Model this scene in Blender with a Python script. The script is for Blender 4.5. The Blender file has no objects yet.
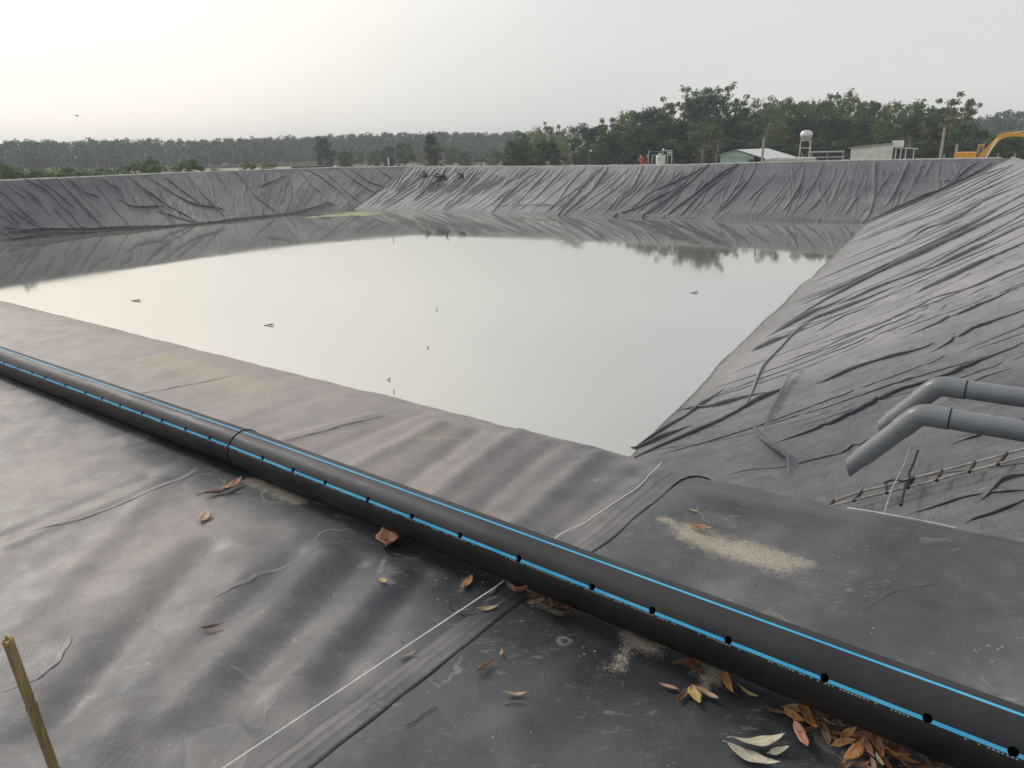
import bpy, bmesh, math, random
import numpy as np
from mathutils import Vector, Matrix

random.seed(7)
rng = np.random.default_rng(7)
scene = bpy.context.scene
COL = scene.collection
PI = math.pi
R = math.radians

# ------------------------------------------------------------------ camera
CAM_F = 745.0
PITCH, ROLL = R(17.58), R(1.15)
cF = np.array([0, math.cos(PITCH), -math.sin(PITCH)])
u0_ = np.array([0, math.sin(PITCH), math.cos(PITCH)])
x0_ = np.array([1.0, 0, 0])
cX = math.cos(ROLL) * x0_ - math.sin(ROLL) * u0_
cU = math.sin(ROLL) * x0_ + math.cos(ROLL) * u0_
cP = np.array([0, 0, 1.9])


def ray(x, y):
    return cF + cX * (x - 512) / CAM_F + cU * (384 - y) / CAM_F


def at(x, y, z=0.0):
    r = ray(x, y)
    return cP + r * ((z - cP[2]) / r[2])


def far_at(x, y, d):
    """point seen at pixel x, y at horizontal range d"""
    r = ray(x, y)
    return cP + r * (d / math.hypot(r[0], r[1]))


def on_plane(x, y, p0, n):
    r = ray(x, y)
    return cP + r * (((p0 - cP) @ n) / (r @ n))


cam = bpy.data.cameras.new('camera')
cam.sensor_width = 36
cam.lens = CAM_F / 1024 * 36
cam.clip_end = 5000
cam.clip_start = 0.05
camo = bpy.data.objects.new('camera', cam)
COL.objects.link(camo)
M3 = Matrix(((cX[0], cU[0], -cF[0]), (cX[1], cU[1], -cF[1]), (cX[2], cU[2], -cF[2])))
camo.matrix_world = Matrix.Translation(Vector(cP)) @ M3.to_4x4()
scene.camera = camo

# ------------------------------------------------------------------ numpy noise
_perm = rng.random((256, 256))


def vnoise(x, y, seed=0):
    x = np.asarray(x, float) + seed * 17.31
    y = np.asarray(y, float) + seed * 9.77
    xi = np.floor(x).astype(int); yi = np.floor(y).astype(int)
    fx = x - xi; fy = y - yi
    fx = fx * fx * fx * (fx * (fx * 6 - 15) + 10); fy = fy * fy * fy * (fy * (fy * 6 - 15) + 10)
    a = _perm[xi & 255, yi & 255]; b = _perm[(xi + 1) & 255, yi & 255]
    c = _perm[xi & 255, (yi + 1) & 255]; d = _perm[(xi + 1) & 255, (yi + 1) & 255]
    return (a * (1 - fx) + b * fx) * (1 - fy) + (c * (1 - fx) + d * fx) * fy - 0.5


def fbm(x, y, seed=0, o=4, gain=0.5):
    s = 0; a = 1.0
    for i in range(o):
        s = s + a * vnoise(x * 2 ** i, y * 2 ** i, seed + i * 3.1)
        a *= gain
    return s


def sstep(a, b, x):
    t = np.clip((x - a) / (b - a), 0, 1)
    return t * t * (3 - 2 * t)


# ------------------------------------------------------------------ helpers
def tag(o, label=None, cat=None, group=None, kind=None):
    if label: o['label'] = label
    if cat: o['category'] = cat
    if group: o['group'] = group
    if kind: o['kind'] = kind
    return o


def empty(name, loc=(0, 0, 0), rz=0.0):
    o = bpy.data.objects.new(name, None)
    o.location = Vector(loc); o.rotation_euler = (0, 0, rz)
    o.empty_display_size = 0.2
    COL.objects.link(o)
    return o


def link(name, me, mat=None, parent=None, loc=None, smooth=False):
    if mat is not None:
        me.materials.append(mat)
    o = bpy.data.objects.new(name, me)
    COL.objects.link(o)
    if parent is not None:
        o.parent = parent
    if loc is not None:
        o.location = Vector(loc)
    if smooth:
        me.polygons.foreach_set('use_smooth', [True] * len(me.polygons))
    return o


def mesh_np(name, V, Fc):
    me = bpy.data.meshes.new(name)
    me.from_pydata([tuple(v) for v in V] if not isinstance(V, np.ndarray) else V.tolist(), [],
                   Fc.tolist() if isinstance(Fc, np.ndarray) else Fc)
    me.update()
    return me


class MB:
    """collects simple solids into one mesh"""
    def __init__(s): s.v = []; s.f = []

    def add(s, V, Fc):
        k = len(s.v)
        s.v += [tuple(map(float, v)) for v in V]
        s.f += [tuple(i + k for i in f) for f in Fc]
        return s

    def box(s, c, d, rz=0, m=None):
        c = Vector(c); hx, hy, hz = d[0] / 2, d[1] / 2, d[2] / 2
        rot = Matrix.Rotation(rz, 3, 'Z') if m is None else m
        V = [c + rot @ Vector((x, y, z)) for z in (-hz, hz) for x, y in ((-hx, -hy), (hx, -hy), (hx, hy), (-hx, hy))]
        return s.add(V, [(0, 3, 2, 1), (4, 5, 6, 7), (0, 1, 5, 4), (1, 2, 6, 5), (2, 3, 7, 6), (3, 0, 4, 7)])

    def tube(s, pts, rad, n=8, caps=True):
        pts = [Vector(p) for p in pts]
        rad = rad if hasattr(rad, '__len__') else [rad] * len(pts)
        rings = []; prev = None
        for i, p in enumerate(pts):
            t = (pts[min(i + 1, len(pts) - 1)] - pts[max(i - 1, 0)])
            t = t.normalized() if t.length > 1e-9 else Vector((0, 0, 1))
            if prev is None:
                a = Vector((0, 0, 1)) if abs(t.z) < 0.9 else Vector((1, 0, 0))
                x = t.cross(a).normalized()
            else:
                x = (prev - t * prev.dot(t)).normalized()
            prev = x; y = t.cross(x)
            rings.append([p + (x * math.cos(2 * PI * k / n) + y * math.sin(2 * PI * k / n)) * rad[i] for k in range(n)])
        V = [v for r in rings for v in r]; Fc = []
        for i in range(len(pts) - 1):
            for k in range(n):
                Fc.append((i * n + k, i * n + (k + 1) % n, (i + 1) * n + (k + 1) % n, (i + 1) * n + k))
        if caps:
            Fc.append(tuple(range(n))[::-1]); Fc.append(tuple((len(pts) - 1) * n + k for k in range(n)))
        return s.add(V, Fc)

    def prism(s, outline, y0, y1):
        """outline in x,z extruded along y"""
        n = len(outline)
        V = [(x, y0, z) for x, z in outline] + [(x, y1, z) for x, z in outline]
        Fc = [tuple(range(n)), tuple(range(2 * n - 1, n - 1, -1))]
        Fc += [(i, i + n, (i + 1) % n + n, (i + 1) % n) for i in range(n)]
        return s.add(V, Fc)

    def lathe(s, prof, c=(0, 0, 0), n=16, m=None):
        c = Vector(c); V = []; Fc = []
        for r, z in prof:
            for k in range(n):
                p = Vector((r * math.cos(2 * PI * k / n), r * math.sin(2 * PI * k / n), z))
                if m is not None: p = m @ p
                V.append(c + p)
        for i in range(len(prof) - 1):
            for k in range(n):
                Fc.append((i * n + k, i * n + (k + 1) % n, (i + 1) * n + (k + 1) % n, (i + 1) * n + k))
        Fc.append(tuple(range(n))[::-1]); Fc.append(tuple((len(prof) - 1) * n + k for k in range(n)))
        return s.add(V, Fc)

    def build(s, name, mat, parent=None, smooth=False, bevel=0.0, loc=None):
        me = mesh_np(name, s.v, s.f)
        if bevel > 0:
            bm = bmesh.new(); bm.from_mesh(me)
            bmesh.ops.recalc_face_normals(bm, faces=bm.faces)
            bmesh.ops.bevel(bm, geom=[e for e in bm.edges if e.calc_face_angle(0) > 0.6], offset=bevel, segments=2, affect='EDGES', profile=0.6)
            bm.to_mesh(me); bm.free()
        else:
            bm = bmesh.new(); bm.from_mesh(me)
            bmesh.ops.recalc_face_normals(bm, faces=bm.faces)
            bm.to_mesh(me); bm.free()
        o = link(name, me, mat, parent, loc, smooth)
        if smooth:
            try:
                me.set_sharp_from_angle(angle=R(42))
            except Exception:
                pass
        return o


def copy_tree(o, parent=None):
    c = o.copy(); COL.objects.link(c)
    if parent is not None:
        c.parent = parent
    for ch in o.children:
        copy_tree(ch, c)
    return c


# ------------------------------------------------------------------ materials
class NT:
    def __init__(s, name):
        s.m = bpy.data.materials.new(name); s.m.use_nodes = True
        s.t = s.m.node_tree; s.t.nodes.clear()
        s.out = s.n('ShaderNodeOutputMaterial')

    def n(s, typ, **kw):
        nd = s.t.nodes.new(typ)
        for k, v in kw.items():
            if k == 'inp':
                for a, b in v.items():
                    if hasattr(b, 'is_output'):
                        s.t.links.new(b, nd.inputs[a])
                    else:
                        nd.inputs[a].default_value = b
            else:
                setattr(nd, k, v)
        return nd

    def l(s, a, b): s.t.links.new(a, b)

    def noise(s, vec, scale, detail=4, rough=0.55, dist=0.0):
        nd = s.n('ShaderNodeTexNoise', inp={'Scale': scale, 'Detail': detail, 'Roughness': rough, 'Distortion': dist})
        if vec is not None: s.l(vec, nd.inputs['Vector'])
        return nd.outputs['Fac']

    def mapping(s, vec, scale=(1, 1, 1), loc=(0, 0, 0), rot=(0, 0, 0)):
        nd = s.n('ShaderNodeMapping'); s.l(vec, nd.inputs['Vector'])
        nd.inputs['Scale'].default_value = scale; nd.inputs['Location'].default_value = loc
        nd.inputs['Rotation'].default_value = rot
        return nd.outputs[0]

    def ramp(s, fac, a, b, ca=0.0, cb=1.0):
        nd = s.n('ShaderNodeMapRange', interpolation_type='SMOOTHSTEP', inp={'From Min': a, 'From Max': b, 'To Min': ca, 'To Max': cb})
        s.l(fac, nd.inputs['Value'])
        return nd.outputs[0]

    def mix(s, fac, a, b):
        nd = s.n('ShaderNodeMix', data_type='RGBA')
        for i, v in ((0, fac), (6, a), (7, b)):
            if hasattr(v, 'is_output'): s.l(v, nd.inputs[i])
            else: nd.inputs[i].default_value = v if i == 0 else (tuple(v) + (1,))[:4]
        return nd.outputs[2]

    def math(s, op, a, b=0.0, clamp=False):
        nd = s.n('ShaderNodeMath', operation=op, use_clamp=clamp)
        for i, v in ((0, a), (1, b)):
            if hasattr(v, 'is_output'): s.l(v, nd.inputs[i])
            else: nd.inputs[i].default_value = v
        return nd.outputs[0]

    def pbr(s, color, rough=0.6, bump=None, bstr=0.3, bdist=0.02, spec=0.5, metal=0.0, normal=None):
        p = s.n('ShaderNodeBsdfPrincipled')
        for k, v in (('Base Color', color), ('Roughness', rough), ('Specular IOR Level', spec), ('Metallic', metal)):
            if hasattr(v, 'is_output'): s.l(v, p.inputs[k])
            else: p.inputs[k].default_value = (tuple(v) + (1,))[:4] if k == 'Base Color' else v
        if bump is not None:
            b = s.n('ShaderNodeBump', inp={'Strength': bstr, 'Distance': bdist, 'Height': bump})
            if normal is not None: s.l(normal, b.inputs['Normal'])
            s.l(b.outputs[0], p.inputs['Normal'])
        s.l(p.outputs[0], s.out.inputs['Surface'])
        return p


def simple_mat(name, c, rough=0.6, var=0.15, scale=8.0, metal=0.0, bump=0.15, c2=None, spec=0.5):
    t = NT(name)
    tc = t.n('ShaderNodeTexCoord').outputs['Object']
    nz = t.noise(tc, scale, 5)
    a = tuple(x * (1 - var) for x in c); b = c2 or tuple(min(1, x * (1 + var)) for x in c)
    col = t.mix(t.ramp(nz, 0.3, 0.7), a, b)
    t.pbr(col, rough, t.noise(tc, scale * 4, 3), bump, 0.01, spec, metal)
    return t.m


def liner_material(name, near=False):
    t = NT(name)
    uv = t.n('ShaderNodeUVMap', uv_map='metres').outputs[0]
    geo = t.n('ShaderNodeNewGeometry').outputs['Position']
    big = t.noise(geo, 0.35 if not near else 0.8, 5, 0.6)
    med = t.noise(geo, 2.6 if not near else 3.2, 6, 0.65)
    if near:
        liner_tone = t.n('ShaderNodeAttribute', attribute_name='liner_tone').outputs['Fac']
        sand = t.n('ShaderNodeAttribute', attribute_name='sand').outputs['Fac']
        # dust film with painted shade, broken up by scuffed areas
        d = t.math('ADD', liner_tone, t.math('MULTIPLY', t.math('SUBTRACT', med, 0.5), 0.45))
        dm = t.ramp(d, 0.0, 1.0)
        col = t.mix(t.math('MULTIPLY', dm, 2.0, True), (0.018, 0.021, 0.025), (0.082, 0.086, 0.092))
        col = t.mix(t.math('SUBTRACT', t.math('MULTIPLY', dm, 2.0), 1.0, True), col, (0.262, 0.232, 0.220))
        # smears
        sm = t.noise(t.mapping(geo, (6.0, 20.0, 1.0), rot=(0, 0, R(-20))), 1.6, 8, 0.8, 1.2)
        smk = t.math('MULTIPLY', t.ramp(sm, 0.53, 0.66), t.ramp(t.noise(geo, 2.6, 4), 0.46, 0.62))
        col = t.mix(t.math('MULTIPLY', smk, 0.5), col, (0.34, 0.33, 0.32))
        # outlines of dried puddles
        wob = t.n('ShaderNodeVectorMath', operation='ADD')
        t.l(geo, wob.inputs[0])
        nzc = t.n('ShaderNodeTexNoise', inp={'Scale': 3.0, 'Detail': 5.0, 'Vector': geo}).outputs['Color']
        sc0 = t.n('ShaderNodeVectorMath', operation='SCALE', inp={0: nzc, 'Scale': 0.30}); t.l(sc0.outputs[0], wob.inputs[1])
        vr = t.n('ShaderNodeTexVoronoi', inp={'Scale': 2.2, 'Vector': wob.outputs[0]})
        ring = t.math('ABSOLUTE', t.math('SUBTRACT', vr.outputs['Distance'], 0.27))
        ring = t.math('MULTIPLY', t.ramp(ring, 0.016, 0.003), t.ramp(t.noise(geo, 4.5, 4), 0.47, 0.6))
        inner = t.math('MULTIPLY', t.ramp(vr.outputs['Distance'], 0.275, 0.255), 0.22)
        col = t.mix(t.math('MULTIPLY', ring, 0.34), col, (0.34, 0.33, 0.31))
        col = t.mix(t.math('MULTIPLY', inner, t.ramp(t.noise(geo, 1.3, 2), 0.5, 0.56)), col, (0.30, 0.28, 0.26))
        # fine dust flecks and pin scratches
        fl = t.noise(geo, 210.0, 3, 0.8)
        col = t.mix(t.math('MULTIPLY', t.math('MULTIPLY', t.ramp(fl, 0.62, 0.70), t.ramp(t.noise(geo, 6.0, 4), 0.45, 0.65)), 0.55), col, (0.42, 0.41, 0.38))
        for ang_, sd2 in ((35, 0.0), (-50, 7.0), (80, 13.0)):
            ps = t.noise(t.mapping(geo, (2.2, 90.0, 1.0), loc=(sd2, sd2, 0), rot=(0, 0, R(ang_))), 1.0, 3, 0.6, 0.4)
            ps = t.math('MULTIPLY', t.ramp(ps, 0.72, 0.76), t.ramp(t.noise(t.mapping(geo, loc=(sd2, 0, 0)), 3.2, 3), 0.52, 0.62))
            col = t.mix(t.math('MULTIPLY', ps, 0.6), col, (0.32, 0.32, 0.31))
        # drops: chalky spots
        vo = t.n('ShaderNodeTexVoronoi', inp={'Scale': 46.0, 'Vector': geo})
        pick = t.ramp(t.n('ShaderNodeSeparateColor', inp={0: vo.outputs['Color']}).outputs[0], 0.80, 0.9)
        spots = t.math('MULTIPLY', t.ramp(vo.outputs['Distance'], 0.30, 0.10), pick)
        spots = t.math('MULTIPLY', spots, t.ramp(t.noise(geo, 2.3, 4), 0.5, 0.66))
        col = t.mix(t.math('MULTIPLY', spots, 0.7), col, (0.5, 0.49, 0.46))
        vo2 = t.n('ShaderNodeTexVoronoi', inp={'Scale': 16.0, 'Vector': geo, 'Randomness': 1.0})
        pick2 = t.ramp(t.n('ShaderNodeSeparateColor', inp={0: vo2.outputs['Color']}).outputs[1], 0.93, 0.95)
        sp2 = t.math('MULTIPLY', t.ramp(vo2.outputs['Distance'], 0.13, 0.07), pick2)
        col = t.mix(t.math('MULTIPLY', sp2, 0.8), col, (0.015, 0.014, 0.012))
        # sand: grainy
        gr = t.noise(geo, 160.0, 3, 0.7)
        sf = t.math('ADD', sand, t.math('MULTIPLY', t.math('SUBTRACT', gr, 0.5), 1.7))
        sf = t.math('ADD', sf, t.math('MULTIPLY', t.math('SUBTRACT', t.noise(geo, 22.0, 5, 0.7), 0.5), 1.0))
        sfm = t.math('MULTIPLY', t.ramp(sf, 0.42, 0.95), t.ramp(sand, 0.02, 0.15))
        scol = t.mix(t.noise(geo, 90, 2), (0.26, 0.225, 0.17), (0.52, 0.46, 0.37))
        col = t.mix(t.math('MULTIPLY', sfm, 0.9), col, scol)
        rough = t.ramp(t.noise(geo, 5.0, 5), 0.3, 0.7, 0.46, 0.62)
        rough = t.math('ADD', rough, t.math('MULTIPLY', sfm, 0.3))
        bn = t.math('ADD', t.noise(geo, 9.0, 6, 0.6), t.math('MULTIPLY', t.noise(geo, 60, 3), 0.12))
        cr = t.noise(t.mapping(uv, (5.0, 1.2, 1.0)), 2.0, 6, 0.6, 0.4)
        bn = t.math('ADD', bn, t.math('MULTIPLY', cr, 0.8))
        crz = t.noise(t.mapping(uv, (2.0, 1.1, 1.0), rot=(0, 0, R(12))), 1.5, 4, 0.55, 0.8)
        crz = t.math('ABSOLUTE', t.math('SUBTRACT', crz, 0.5))
        bn = t.math('ADD', bn, t.math('MULTIPLY', t.ramp(crz, 0.014, 0.0), 0.14))
        bn = t.math('ADD', bn, t.math('MULTIPLY', sfm, 0.25))
        t.pbr(col, rough, bn, 0.22, 0.018, 0.42)
    else:
        d = t.math('ADD', t.math('MULTIPLY', big, 0.6), t.math('MULTIPLY', med, 0.4))
        col = t.mix(t.ramp(d, 0.36, 0.64), (0.066, 0.069, 0.083), (0.118, 0.119, 0.130))
        lv = t.n('ShaderNodeAttribute', attribute_name='liner_tone').outputs['Fac']
        lv = t.math('ADD', lv, t.math('MULTIPLY', t.math('SUBTRACT', med, 0.5), 0.5))
        col = t.mix(t.ramp(lv, 0.0, 1.0), col, t.mix(t.ramp(d, 0.36, 0.64), (0.215, 0.212, 0.220), (0.315, 0.305, 0.305)))
        st = t.noise(t.mapping(uv, (2.2, 0.25, 1.0)), 2.0, 6, 0.7)
        col = t.mix(t.math('MULTIPLY', t.ramp(st, 0.55, 0.8), 0.28), col, (0.26, 0.25, 0.24))
        col = t.mix(t.math('MULTIPLY', t.ramp(st, 0.42, 0.2), 0.25), col, (0.06, 0.06, 0.07))
        # silt left by the water near the foot, bank distance is uv.y
        vv = t.n('ShaderNodeSeparateXYZ', inp={0: geo}).outputs[2]
        edge = t.math('ADD', vv, t.math('MULTIPLY', t.noise(geo, 0.9, 5), 0.5))
        col = t.mix(t.math('MULTIPLY', t.ramp(edge, -4.35, -4.75), 0.45), col, (0.17, 0.16, 0.145))
        # crinkles: down-slope streaks and finer crumple
        w1 = t.noise(t.mapping(uv, (2.6, 0.16, 1.0)), 1.0, 5, 0.55, 0.5)
        w2 = t.noise(t.mapping(uv, (6.5, 0.45, 1.0), rot=(0, 0, R(7))), 1.0, 4, 0.5, 0.7)
        w3 = t.noise(t.mapping(uv, (0.5, 1.6, 1.0), rot=(0, 0, R(-12))), 1.0, 4, 0.5, 1.0)
        w1 = t.ramp(t.math('ABSOLUTE', t.math('SUBTRACT', w1, 0.5)), 0.055, 0.0)
        w2 = t.ramp(t.math('ABSOLUTE', t.math('SUBTRACT', w2, 0.5)), 0.05, 0.0)
        w3 = t.ramp(t.math('ABSOLUTE', t.math('SUBTRACT', w3, 0.5)), 0.03, 0.0)
        w4 = t.noise(t.mapping(uv, (1.1, 0.09, 1.0), rot=(0, 0, R(-6))), 1.0, 3, 0.5, 0.6)
        w4 = t.ramp(t.math('ABSOLUTE', t.math('SUBTRACT', w4, 0.5)), 0.05, 0.0)
        bn = t.math('ADD', t.math('ADD', t.math('MULTIPLY', w1, 0.30), t.math('MULTIPLY', w4, 0.35)), t.math('MULTIPLY', w2, 0.14))
        bn = t.math('ADD', bn, t.math('MULTIPLY', w3, 0.16))
        # damp liner just above the water
        wet = t.ramp(t.math('ADD', vv, t.math('MULTIPLY', t.noise(geo, 1.6, 4), 0.16)), -4.93, -4.99)
        col = t.mix(t.math('MULTIPLY', wet, 0.6), col, (0.035, 0.036, 0.036))
        ro = t.math('SUBTRACT', t.ramp(med, 0.3, 0.7, 0.52, 0.66), t.math('MULTIPLY', wet, 0.25))
        t.pbr(col, ro, bn, 0.75, 0.06, 0.4)
    return t.m


M_NEAR = liner_material('dusty_liner', True)
M_BANK = liner_material('crinkled_liner', False)

_ = NT('soil')
_g = _.n('ShaderNodeNewGeometry').outputs['Position']
_c = _.mix(_.ramp(_.noise(_g, 0.08, 6, 0.65), 0.42, 0.58), (0.20, 0.17, 0.12), (0.075, 0.10, 0.04))
_c = _.mix(_.ramp(_.noise(_g, 0.9, 5), 0.35, 0.7), _c, (0.15, 0.15, 0.08))
_.pbr(_c, 0.95, _.noise(_g, 2.0, 6), 0.6, 0.2, 0.2)
M_SOIL = _.m
_ = NT('pale_field')
_g = _.n('ShaderNodeNewGeometry').outputs['Position']
_c = _.mix(_.ramp(_.noise(_g, 0.05, 5), 0.4, 0.62), (0.40, 0.38, 0.30), (0.28, 0.30, 0.20))
_.pbr(_c, 0.95, spec=0.1)
M_FIELD = _.m
M_BUND = simple_mat('pale_bund', (0.50, 0.47, 0.42), 0.9, 0.2, 1.5)
M_PATH = simple_mat('berm_path', (0.36, 0.32, 0.26), 0.95, 0.2, 0.8)


def leaf_mat(name, c1, c2, sc=0.8):
    t = NT(name)
    tc = t.n('ShaderNodeTexCoord').outputs['Object']
    rnd = t.n('ShaderNodeObjectInfo').outputs['Random']
    nz = t.noise(tc, sc, 4, 0.7)
    f = t.ramp(t.math('ADD', nz, t.math('MULTIPLY', t.math('SUBTRACT', rnd, 0.5), 0.22)), 0.34, 0.66)
    col = t.mix(f, c1, c2)
    p = t.n('ShaderNodeBsdfPrincipled', inp={'Roughness': 0.6, 'Specular IOR Level': 0.3, 'Base Color': col})
    tr = t.n('ShaderNodeBsdfTranslucent', inp={'Color': col})
    ms = t.n('ShaderNodeMixShader', inp={0: 0.38, 1: p.outputs[0], 2: tr.outputs[0]})
    t.l(ms.outputs[0], t.out.inputs['Surface'])
    return t.m


M_LEAF = [leaf_mat('foliage_dark', (0.018, 0.044, 0.015), (0.046, 0.092, 0.028)),
          leaf_mat('foliage_mid', (0.042, 0.090, 0.022), (0.115, 0.185, 0.045)),
          leaf_mat('foliage_olive', (0.080, 0.120, 0.030), (0.22, 0.26, 0.075)),
          leaf_mat('foliage_dry', (0.08, 0.065, 0.045), (0.15, 0.12, 0.085))]
M_FOREST = leaf_mat('forest_foliage', (0.060, 0.094, 0.066), (0.105, 0.145, 0.098), 0.06)
M_BARK = simple_mat('bark', (0.16, 0.14, 0.115), 0.9, 0.3, 3.0)
M_PALEBARK = simple_mat('pale_bark', (0.36, 0.34, 0.30), 0.9, 0.25, 2.0)

# ------------------------------------------------------------------ pond geometry
WATER = -5.1
GROUND = -3.5
CD = np.array([0.81, -0.59]); CD /= np.linalg.norm(CD)      # along the near crest, to the right
CN = np.array([-CD[1], CD[0]])                              # towards the pond
CREST_N = 4.0


def crest_n(u):
    return np.interp(u, [-12, -4, -2.1, -1.5, 0.1, 4], [4.24, 4.12, 4.10, 4.02, 4.20, 4.3])


far_c = np.array([-14.0, 110.0]); far_r = np.array([50.0, 77.0])
near_r = np.array([6.1, 0.65]); near_l = np.array([-60.0, 48.6])
toe_fl = np.array([-19.5, 95.5]); toe_fr = np.array([32.0, 67.6])
toe_nr = np.array([1.3, 13.9]); toe_nl = np.array([-55.0, 54.6])
left_crest = [near_l, (-58, 56), (-50, 70), (-43.5, 81), (-37.5, 91), (-28, 102.5), far_c]
left_toe = [toe_nl, (-52, 58.2), (-45.0, 67.1), (-39.6, 73.5), (-32.5, 80.0), (-25.2, 91.5), toe_fl]


def polyline(pts):
    P = np.array([tuple(p) for p in pts], float)
    L = np.concatenate([[0], np.cumsum(np.linalg.norm(np.diff(P, axis=0), axis=1))])
    return P, L / L[-1], L[-1]


def along(pl, s):
    P, L, _ = pl
    return np.stack([np.interp(s, L, P[:, 0]), np.interp(s, L, P[:, 1])], -1)


def grid_faces(nu, nv):
    i = np.arange(nu - 1)[:, None] * nv + np.arange(nv - 1)[None, :]
    return np.stack([i, i + nv, i + nv + 1, i + 1], -1).reshape(-1, 4)


def set_uv(me, UV):
    lay = me.uv_layers.new(name='metres')
    idx = np.empty(len(me.loops), int); me.loops.foreach_get('vertex_index', idx)
    lay.data.foreach_set('uv', UV[idx].astype(np.float32).ravel())


def set_attr(me, name, A):
    at_ = me.attributes.new(name, 'FLOAT', 'POINT')
    at_.data.foreach_set('value', A.astype(np.float32).ravel())


def fold_sum(U, V, folds, hfolds=()):
    H = np.zeros_like(U)
    for (u0, dr, cu, v0, v1, A, w, sd) in folds:
        lo = u0 - 6 - abs(dr) * 18; hi = u0 + 6 + abs(dr) * 18
        m = (U[:, 0] > lo) & (U[:, 0] < hi)
        if not m.any(): continue
        u = U[m]; v = V[m]
        uc = u0 + dr * v + cu * np.sin(v * 0.35 + sd) + 0.35 * vnoise(v * 0.55, v * 0 + sd, 3) + 0.12 * vnoise(v * 2.1, v * 0 + sd, 5)
        d = u - uc
        tp = sstep(v0, v0 + 1.6, v) * (1 - sstep(v1 - 2.2, v1, v))
        pr = np.where(d < 0, np.exp(-(d / w) ** 2), np.exp(-(d / (w * 0.45)) ** 2))
        pr = pr - 0.35 * np.exp(-((d - w * 1.1) / (w * 0.6)) ** 2)
        am = 0.75 + 0.9 * vnoise(v * 0.7, v * 0 + sd * 2, 9)
        H[m] += A * tp * pr * am
    for (v0, dr, u0, u1, A, w, sd) in hfolds:
        vc = v0 + dr * (U - u0) + 0.7 * vnoise(U * 0.22, U * 0 + sd, 4) + 0.2 * vnoise(U * 1.1, U * 0 + sd, 6)
        d = V - vc
        tp = sstep(u0, u0 + 2.5, U) * (1 - sstep(u1 - 3, u1, U))
        pr = np.where(d < 0, np.exp(-(d / w) ** 2), np.exp(-(d / (w * 0.35)) ** 2))
        H += A * tp * pr
    return H


def px_of(P):
    d = P - cP; z = d @ cF
    return np.stack([512 + CAM_F * (d @ cX) / z, 384 - CAM_F * (d @ cU) / z], -1)


def trace_folds(U, V, Pb, traces, seed):
    """folds drawn where they lie on the bank: each trace is a line with a width, height and overhang"""
    H = np.zeros_like(U); SU = np.zeros_like(U); SV = np.zeros_like(U)
    PX = px_of(Pb)
    r = np.random.default_rng(seed)
    for (pts, A, w, ov, side) in traces:
        uv = []
        for (x, y) in pts:
            k = np.argmin((PX[..., 0] - x) ** 2 + (PX[..., 1] - y) ** 2)
            uv.append((U.flat[k], V.flat[k]))
        # smooth and wiggle
        Q = []
        n = len(uv); uv = np.array(uv)
        for i in range(n - 1):
            p0, p1, p2, p3 = uv[max(i - 1, 0)], uv[i], uv[i + 1], uv[min(i + 2, n - 1)]
            for t_ in np.arange(0, 1, 0.2):
                Q.append(0.5 * ((2 * p1) + (-p0 + p2) * t_ + (2 * p0 - 5 * p1 + 4 * p2 - p3) * t_ * t_ + (-p0 + 3 * p1 - 3 * p2 + p3) * t_ ** 3))
        Q.append(uv[-1]); Q = np.array(Q)
        nd = np.linalg.norm(Q[-1] - Q[0])
        Q[1:-1] += r.normal(size=(len(Q) - 2, 2)) * w * 0.06
        m = (U > Q[:, 0].min() - 4 * w) & (U < Q[:, 0].max() + 4 * w) & (V > Q[:, 1].min() - 4 * w) & (V < Q[:, 1].max() + 4 * w)
        if not m.any(): continue
        u = U[m]; v = V[m]
        best = np.full(u.shape, 1e9); sd_ = np.zeros_like(u); tt_ = np.zeros_like(u); nu_ = np.zeros_like(u); nv_ = np.zeros_like(u)
        K = len(Q) - 1
        for i in range(K):
            a, b = Q[i], Q[i + 1]; e = b - a; L2 = e @ e + 1e-9; L1 = math.sqrt(L2)
            t_ = ((u - a[0]) * e[0] + (v - a[1]) * e[1]) / L2
            tc_ = np.clip(t_, 0, 1)
            du = u - a[0] - tc_ * e[0]; dv = v - a[1] - tc_ * e[1]
            d2 = du * du + dv * dv
            q = d2 < best
            best[q] = d2[q]
            s_ = (du * e[1] - dv * e[0]) / L1
            sd_[q] = s_[q]; tt_[q] = (i + tc_[q]) / K; nu_[q] = e[1] / L1; nv_[q] = -e[0] / L1
        d = np.sqrt(best) * np.sign(sd_) * side
        tp = sstep(-0.02, 0.22, tt_) * (1 - sstep(0.74, 1.02, tt_))
        pr = np.where(d < 0, np.exp(-(np.abs(d) / w) ** 1.6), np.exp(-(d / (w * 0.35)) ** 2))
        h = A * tp * pr * (1 + 0.16 * np.sin(tt_ * 11 + w * 91) + 0.3 * vnoise(tt_ * 9, tt_ * 0 + w * 70, 3))
        H[m] = np.maximum(H[m], h) + 0.25 * np.minimum(H[m], h)
        sh = ov * tp * pr ** 3
        SU[m] += sh * nu_ * side; SV[m] += sh * nv_ * side
    return H, SU, SV


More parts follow.
